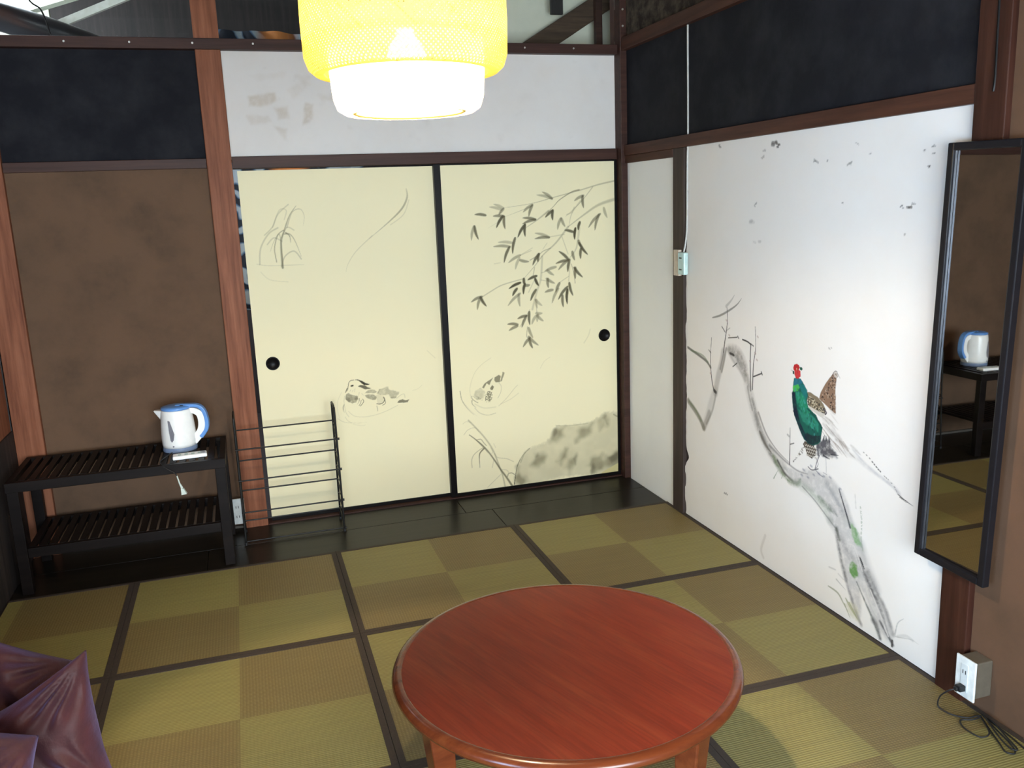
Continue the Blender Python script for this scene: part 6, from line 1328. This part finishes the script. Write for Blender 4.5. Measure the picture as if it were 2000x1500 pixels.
# ============================================================ OUTLETS, CABLE, CORD
IV = plain('ivory_plastic', (.72, .74, .72), .4); CY = plain('pale_cyan_plastic', (.55, .74, .72), .35); BG = plain('beige_plastic', (.60, .52, .42), .5); SL = plain('slot_black', (.01, .01, .01), .6)
def outlet_face(t, x, ys_, z0s, axis='x'):
    pass
ob = empty('outlet_box', (-.02, -2.548, .067)); tag(ob, 'white wall outlet box low on the right wall with a black plug in it', 'outlet')
obj('box_body', B(-.045, .0195, -.030, .034, -.003, .112), plain('brown_grey_box', (.11, .09, .065), .45), ob, bevel=.004)
obj('cover_plate', B(-.052, -.0455, -.036, .036, -.009, .118), IV, ob, bevel=.002)
bm = bmesh.new(); box(bm, -.0545, -.0521, -.012, .014, .012, .098); obj('socket_insert', bm, plain('grey_white_insert', (.62, .66, .66), .4), ob, bevel=.001)
for y in (-.004, .006): obj('slot', B(-.0552, -.0546, y-.0012, y+.0012, .068, .080), SL, ob)
pg = empty('power_plug', (-.0755, -2.529, .1)); pg.location = (-.0752, -2.547, .092); tag(pg, 'black plug with its looped black cord lying on the mat by the right wall', 'power cord')
PB = plain('black_rubber', (.008, .008, .009), .5)
bm = bmesh.new(); box(bm, -.022, 0, -.011, .011, -.009, .009); box(bm, -.032, -.0221, -.007, .007, -.006, .006); obj('plug_body', bm, PB, pg, bevel=.003)
L_ = pg.location
pts = [(-.107, -2.547, .092), (-.118, -2.535, .082), (-.122, -2.51, .05), (-.118, -2.50, .015), (-.115, -2.515, .007), (-.105, -2.545, .006), (-.08, -2.575, .008), (-.055, -2.582, .012), (-.045, -2.59, .014), (-.075, -2.59, .010), (-.102, -2.575, .006), (-.118, -2.59, .006), (-.125, -2.62, .006), (-.115, -2.66, .006), (-.085, -2.66, .012), (-.05, -2.60, .012), (-.04, -2.585, .010), (-.055, -2.62, .006), (-.09, -2.70, .006), (-.105, -2.735, .006), (-.088, -2.75, .006), (-.07, -2.72, .010), (-.045, -2.62, .013), (-.035, -2.585, .015), (-.045, -2.61, .018), (-.075, -2.68, .014), (-.085, -2.73, .010), (-.074, -2.745, .012), (-.062, -2.70, .016), (-.04, -2.63, .018), (-.03, -2.60, .008), (-.035, -2.68, .006), (-.05, -2.80, .006), (-.04, -3.0, .006), (-.05, -3.4, .006)]
bm = bmesh.new(); tube(bm, [Vector(p)-L_ for p in spline(pts, 8)], .0024, 6); obj('cord', bm, PB, pg, smooth=True)
# cable and small outlet on the thin post
oc = empty('surface_outlet', (0, -.693, 1.246)); tag(oc, 'small pale outlet with beige side plate on the thin post of the right wall', 'outlet')
obj('beige_cover', B(-.030, -.0125, .0, .05, -.06, .062), BG, oc, bevel=.002)
obj('outlet_body', B(-.036, -.0125, -.064, -.001, -.052, .052), CY, oc, bevel=.006)
for z in (-.028, .026): obj('slot', B(-.0369, -.0361, -.042, -.018, z-.003, z+.003), SL, oc)
cb = bmesh.new(); tube(cb, spline([(-.0045, -.730, 2.33), (-.0045, -.731, 2.2), (-.0045, -.734, 2.0), (-.0045, -.735, 1.8), (-.0045, -.731, 1.74), (-.0045, -.729, 1.6), (-.0055, -.730, 1.42), (-.012, -.728, 1.34), (-.02, -.726, 1.299)], 8), .0042, 8)
tag(obj('grey_cable', cb, plain('grey_white_cable', (.55, .55, .52), .5), smooth=True), 'thin grey cable running down the right wall to the small outlet', 'cable')
# outlet low on the left post, behind the rack
oo = empty('outlet_box', (-2.138, -.0305, .04)); tag(oo, 'white outlet box low on the reddish post behind the wire rack', 'outlet')
obj('box_body', B(-.026, .028, -.022, 0, .002, .122), BG, oo, bevel=.002)
obj('cover_plate', B(-.033, .035, -.029, -.0225, -.004, .128), IV, oo, bevel=.002)
for z in (.035, .085):
    for x in (-.006, .006): obj('slot', B(x-.0015, x+.0015, -.0296, -.0291, z-.006, z+.006), SL, oo)

# ============================================================ SLATTED SHELF
sh = empty('slatted_shelf', (-2.591, -.27, 0)); tag(sh, 'dark two-tier slatted wooden shelf against the brown wall', 'shelf')
sx = .412
for x in (-sx, sx):
    for y, d in ((-.2, 0), (.185, 0)): obj('leg', B(x-.022, x+.022, y-.018, y+.018, 0, .478), SHELF, sh, bevel=.002)
for zt, hh_ in ((.50, .042), (.205, .042)):
    ts = empty('shelf_tier', (0, 0, zt), parent=sh) if False else None
    e = .02 if zt > .4 else 0
    bm = bmesh.new()
    zz = zt-.001
    if zt > .4: box(bm, -sx-.025, sx+.025, -.222, -.196, zz-hh_, zz); box(bm, -sx-.025, sx+.025, .178, .205, zz-hh_, zz); box(bm, -sx-.025, -sx+.0, -.1955, .1775, zz-hh_, zz); box(bm, sx, sx+.025, -.1955, .1775, zz-hh_, zz)
    else: box(bm, -sx+.0225, sx-.0225, -.214, -.190, zz-hh_, zz); box(bm, -sx+.0225, sx-.0225, .175, .199, zz-hh_, zz)
    obj('rail', bm, SHELF, sh, bevel=.002)
    n_ = 20
    for k in range(n_):
        x = -sx+.035+(2*sx-.07)*k/(n_-1); y0, y1 = (-.1955, .1775) if zt > .4 else (-.1895, .1745)
        obj('slat', B(x-.013, x+.013, y0, y1, zt-.013, zt), SHELF, sh)

# ============================================================ KETTLE
KW = plain('glossy_white_plastic', (.88, .88, .86), .25, var=.03, spec=.5); KB = plain('sky_blue_plastic', (.12, .29, .66), .3, var=.05); KG = plain('grey_gauge', (.20, .20, .23), .3)
kt = empty('electric_kettle', (-2.352, -.235, .50)); tag(kt, 'small white electric kettle with blue lid and handle on the shelf', 'kettle'); kt.rotation_euler = (0, 0, math.radians(-8)); kt.scale = (1.0, 1.0, 1.0)
prof = [(.0735, .020), (.0755, .035), (.076, .06), (.0745, .10), (.0715, .14), (.068, .175), (.066, .188), (.063, .192)]
bm = bmesh.new(); lathe(bm, prof, 48, cap0=True, cap1=True); obj('body', bm, KW, kt, smooth=False, bevel=0)
for p in bpy.data.objects['body'].data.polygons: p.use_smooth = len(p.vertices) == 4
bm = bmesh.new(); lathe(bm, [(.074, .0), (.0755, .004), (.0745, .0195)], 48, cap0=True, cap1=True); obj('base_ring', bm, plain('grey_blue_plastic', (.20, .27, .42), .35, var=.05), kt)
bm = bmesh.new(); lathe(bm, [(.064, .1925), (.0655, .197), (.064, .203), (.052, .207), (.02, .2095), (.0005, .21)], 40, cap0=True); obj('lid', bm, KB, kt, smooth=True)
bm = bmesh.new(); hexa(bm, [(-.068, -.006, .140), (-.055, -.018, .145), (-.055, .018, .145), (-.068, .006, .140), (-.098, -.010, .190), (-.052, -.028, .191), (-.052, .028, .191), (-.098, .010, .190)]); obj('spout', bm, KW, kt, bevel=.003)
def sweep(pts, w, th):
    bm = bmesh.new(); S = spline(pts, 8); n = len(S); rg = []
    for i, p in enumerate(S):
        d = (S[min(i+1, n-1)]-S[max(i-1, 0)]).normalized(); nn = Vector((-d.z, 0, d.x))
        ww = w[0]+(w[1]-w[0])*i/(n-1) if isinstance(w, tuple) else w
        rg.append([bm.verts.new(p+nn*a*ww/2+Vector((0, b*th/2, 0))) for a, b in ((-1, -1), (1, -1), (1, 1), (-1, 1))])
    for i in range(n-1):
        for k in range(4): bm.faces.new((rg[i][k], rg[i][(k+1) % 4], rg[i+1][(k+1) % 4], rg[i+1][k]))
    bm.faces.new(rg[0][::-1]); bm.faces.new(rg[-1]); return bm
obj('handle', sweep([(.045, 0, .182), (.080, 0, .178), (.103, 0, .160), (.110, 0, .12), (.100, 0, .078), (.062, 0, .036)], (.024, .040), .030), KW, kt, bevel=.003)
obj('grip', sweep([(.0, 0, .206), (.055, 0, .205), (.098, 0, .199), (.121, 0, .175), (.1305, 0, .13), (.125, 0, .088), (.098, 0, .052)], (.014, .018), .034), KB, kt, bevel=.004)
def rz_(z):
    for (r0, z0), (r1, z1) in zip(prof[:-1], prof[1:]):
        if z0 <= z <= z1: return r0+(r1-r0)*(z-z0)/(z1-z0)
    return .07
bm = bmesh.new(); G_ = [(-.64, .152), (-.54, .150), (-.42, .112), (-.36, .09), (-.42, .062), (-.50, .052), (-.56, .060), (-.60, .10)]
vv = [];
for a, z in G_:
    r = rz_(z)+.0012; aa = -PI/2+a*1.25+.42; vv.append(bm.verts.new((r*math.cos(aa), r*math.sin(aa), z)))
bm.faces.new(vv); g_ = bmesh.ops.extrude_face_region(bm, geom=bm.faces[:]); bmesh.ops.translate(bm, verts=[v for v in g_['geom'] if isinstance(v, bmesh.types.BMVert)], vec=(-.0006, -.0012, 0)); obj('water_gauge', bm, KG, kt)
bm = bmesh.new(); a = -PI/2-.16; r = rz_(.032)+.0003; cyl(bm, (r*math.cos(a), r*math.sin(a), .032), ((r+.0015)*math.cos(a), (r+.0015)*math.sin(a), .032), .004, 12); obj('indicator_light', bm, KG, kt)
bm = bmesh.new(); lathe(bm, [(.008, .2135), (.008, .2150), (.0005, .2152)], 16); bmesh.ops.translate(bm, verts=bm.verts, vec=(.03, -.02, -.0045)); obj('lid_button', bm, SL, kt)
# cord with hanging plug
bm = bmesh.new(); tube(bm, spline([(-.02, -.0785, .006), (-.035, -.13, .004), (-.045, -.20, .004), (-.032, -.25, .004), (-.010, -.268, -.012), (.022, -.268, -.035), (.031, -.266, -.052)], 8), [.0022]*49, 8)
o = obj('power_cord', bm, PB, kt); o['label'] = 'thin dark cord over the front of the shelf'
KP = plain('pale_green_plug', (.55, .62, .56), .5)
bm = bmesh.new(); tube(bm, [(.031, -.266, -.050), (.038, -.266, -.085), (.046, -.266, -.107)], [.0025, .0035, .0055], 10); hexa(bm, [(.042, -.272, -.107), (.053, -.272, -.109), (.053, -.260, -.109), (.042, -.260, -.107), (.042, -.274, -.137), (.064, -.274, -.134), (.064, -.258, -.134), (.042, -.258, -.137)])
o = obj('plug', bm, KP, kt); o['label'] = 'small pale green plug dangling below the shelf edge'
rc = empty('remote_control', (-2.303, -.405, .5005), math.radians(6)); tag(rc, 'flat white remote control lying on the shelf front in front of the kettle', 'remote control'); rc.rotation_euler = (0, 0, math.radians(3))
obj('case', B(-.072, .072, -.028, .028, .0, .017), KW, rc, bevel=.005, seg=3)
bm = bmesh.new()
for k in range(4): box(bm, -.05+.028*k, -.036+.028*k, -.012, .006, .0171, .0182)
obj('buttons', bm, plain('grey_green_buttons', (.30, .40, .36), .5), rc)
obj('display', B(.045, .064, -.016, .016, .0171, .0178), KG, rc)

# ============================================================ WIRE RACK
rk = empty('wire_rack', (-1.873, -.185, 0)); tag(rk, 'black wire shoe rack standing in front of the left sliding door', 'rack')
xl, xr, yb, yf = -.235, .232, .062, -.066
for x in (xl, xr):
    bm = bmesh.new(); path = [(x, yf-.022, .004), (x, yf+.004, .36), (x, yf+.016, .59), (x, yf+.035, .618), (x, (yf+yb)/2+.02, .625), (x, yb-.01, .62), (x, yb+.002, .60), (x, yb+.008, .36), (x, yb+.028, .004)]
    tube(bm, spline(path, 8), .0052, 10); fr_ = obj('side_frame', bm, BLACKMETAL, rk, smooth=True)
    bm = bmesh.new(); z = .04; k = 0; pp = []
    while z < .56: pp.append((x, yb+.012 if k % 2 else yf+.006, z)); z += .036; k += 1
    tube(bm, spline(pp, 6), .0028, 8); obj('zigzag_wire', bm, BLACKMETAL, fr_, smooth=True)
    for y in (yf-.022, yb+.028):
        bm = bmesh.new(); lathe(bm, [(.007, .0005), (.007, .012), (.006, .014)], 14, x, y, cap0=True, cap1=True); obj('foot', bm, PB, fr_)
for z in (.531, .378, .226, .070):
    bm = bmesh.new(); cyl(bm, (xl, yb+.002, z), (xr, yb+.002, z), .0036, 10); obj('rail', bm, BLACKMETAL, rk)
for z in (.468, .315, .157, .012):
    bm = bmesh.new(); cyl(bm, (xl-.006, yf-.004, z), (xr+.008, yf-.004, z), .0036, 10); cyl(bm, (xr+.004, yf-.004, z), (xr+.012, yf-.004, z), .006, 10); obj('rail', bm, BLACKMETAL, rk)

# ============================================================ RED FLOOR CUSHIONS
m, nt, bs = newmat('wine_red_cloth_daylight_sheen'); v = coords(nt); n = noise(nt, v, 9, 5); n2 = noise(nt, v, 160, 2)
nt.links.new(ramp(nt, n, [(.3, (.032, .008, .008)), (.7, (.062, .0145, .014))]), bs.inputs['Base Color']); bs.inputs['Roughness'].default_value = .62; bs.inputs['Specular IOR Level'].default_value = .3; bs.inputs['Sheen Weight'].default_value = .25; bs.inputs['Sheen Tint'].default_value = (.45, .42, .9, 1); bump(nt, bs, mth(nt, 'ADD', mth(nt, 'MULTIPLY', n, 1.0), mth(nt, 'MULTIPLY', n2, .03)), .35, .02); SAT = m  # bluish sheen tint stands in for window daylight on the cloth
def cushion(corners, th, seed, label):
    """soft square cushion between four corner points (left top, right top, right bottom, left bottom)"""
    rs = np.random.RandomState(seed); A, B_, C_, D_ = [Vector(c) for c in corners]; N = 56; bm = bmesh.new(); G = {}
    nrm = (B_-A).cross(D_-A).normalized()
    if nrm.y > 0: nrm = -nrm
    ph = rs.rand(12)*6
    def rnd_(t): return .5+.5*math.copysign(abs(2*t-1)**.92, 2*t-1)
    for side in (1, -1):
        for i in range(N+1):
            for j in range(N+1):
                u, v_ = i/N, j/N; a, b = 2*u-1, 2*v_-1
                k = 1-.10*(a*a)*(1-b*b)*0-.0
                uu = .5+.5*a*(1-.09*(1-b*b)); vv2 = .5+.5*b*(1-.09*(1-a*a))          # sides bow inwards, corners stay pointed
                p = A.lerp(B_, uu).lerp(D_.lerp(C_, uu), vv2)
                h = max(0, (1-a**4)*(1-b**4))**.55
                f = 0
                for q, (cu, cv) in enumerate(((0, 0), (1, 0), (1, 1), (0, 1))):
                    du, dv = u-cu, v_-cv; r = math.hypot(du, dv)+1e-6; an = math.atan2(abs(dv), abs(du))
                    f += .17*math.sin(an*17+ph[q]+3*r)*math.exp(-((r-.28)/.2)**2)
                f += .10*math.sin(9*u+5*v_+ph[5])+.08*math.sin(13*v_-6*u+ph[6])+.05*math.sin(25*u-14*v_+ph[7])
                q_ = p+nrm*side*th*h*(1+f) + nrm*.012*math.sin(7*u+ph[8])*1.0
                if q_.z < .004: q_.z = .004+(q_.z-.004)*.0
                if i in (0, N) or j in (0, N):
                    if side == -1: continue
                G[side, i, j] = bm.verts.new(q_)
    g = lambda s_, i, j: G.get((s_, i, j)) or G[1, i, j]
    for side in (1, -1):
        for i in range(N):
            for j in range(N):
                vs4 = [g(side, i, j), g(side, i+1, j), g(side, i+1, j+1), g(side, i, j+1)]
                try: bm.faces.new(vs4 if side == 1 else vs4[::-1])
                except ValueError: pass
    o = obj('floor_cushion', bm, SAT, smooth=True); tag(o, label, 'cushion', 'wine red floor cushions'); return o
cushion([(-3.00, -1.68, .49), (-2.60, -1.73, .27), (-2.62, -1.86, .05), (-2.98, -1.86, .05)], .085, 1, 'wine red floor cushion with a bluish daylight sheen put into its cloth, rearmost of the pile at left')
cushion([(-2.86, -2.03, .25), (-2.50, -2.00, .425), (-2.455, -2.06, .035), (-2.84, -2.14, .035)], .075, 2, 'creased wine red floor cushion with one corner pointing up, rightmost of the pile')
cushion([(-2.97, -2.27, .55), (-2.58, -2.25, .345), (-2.60, -2.37, .035), (-2.93, -2.42, .035)], .08, 5, 'wine red floor cushion at the bottom left corner, frontmost of the pile')
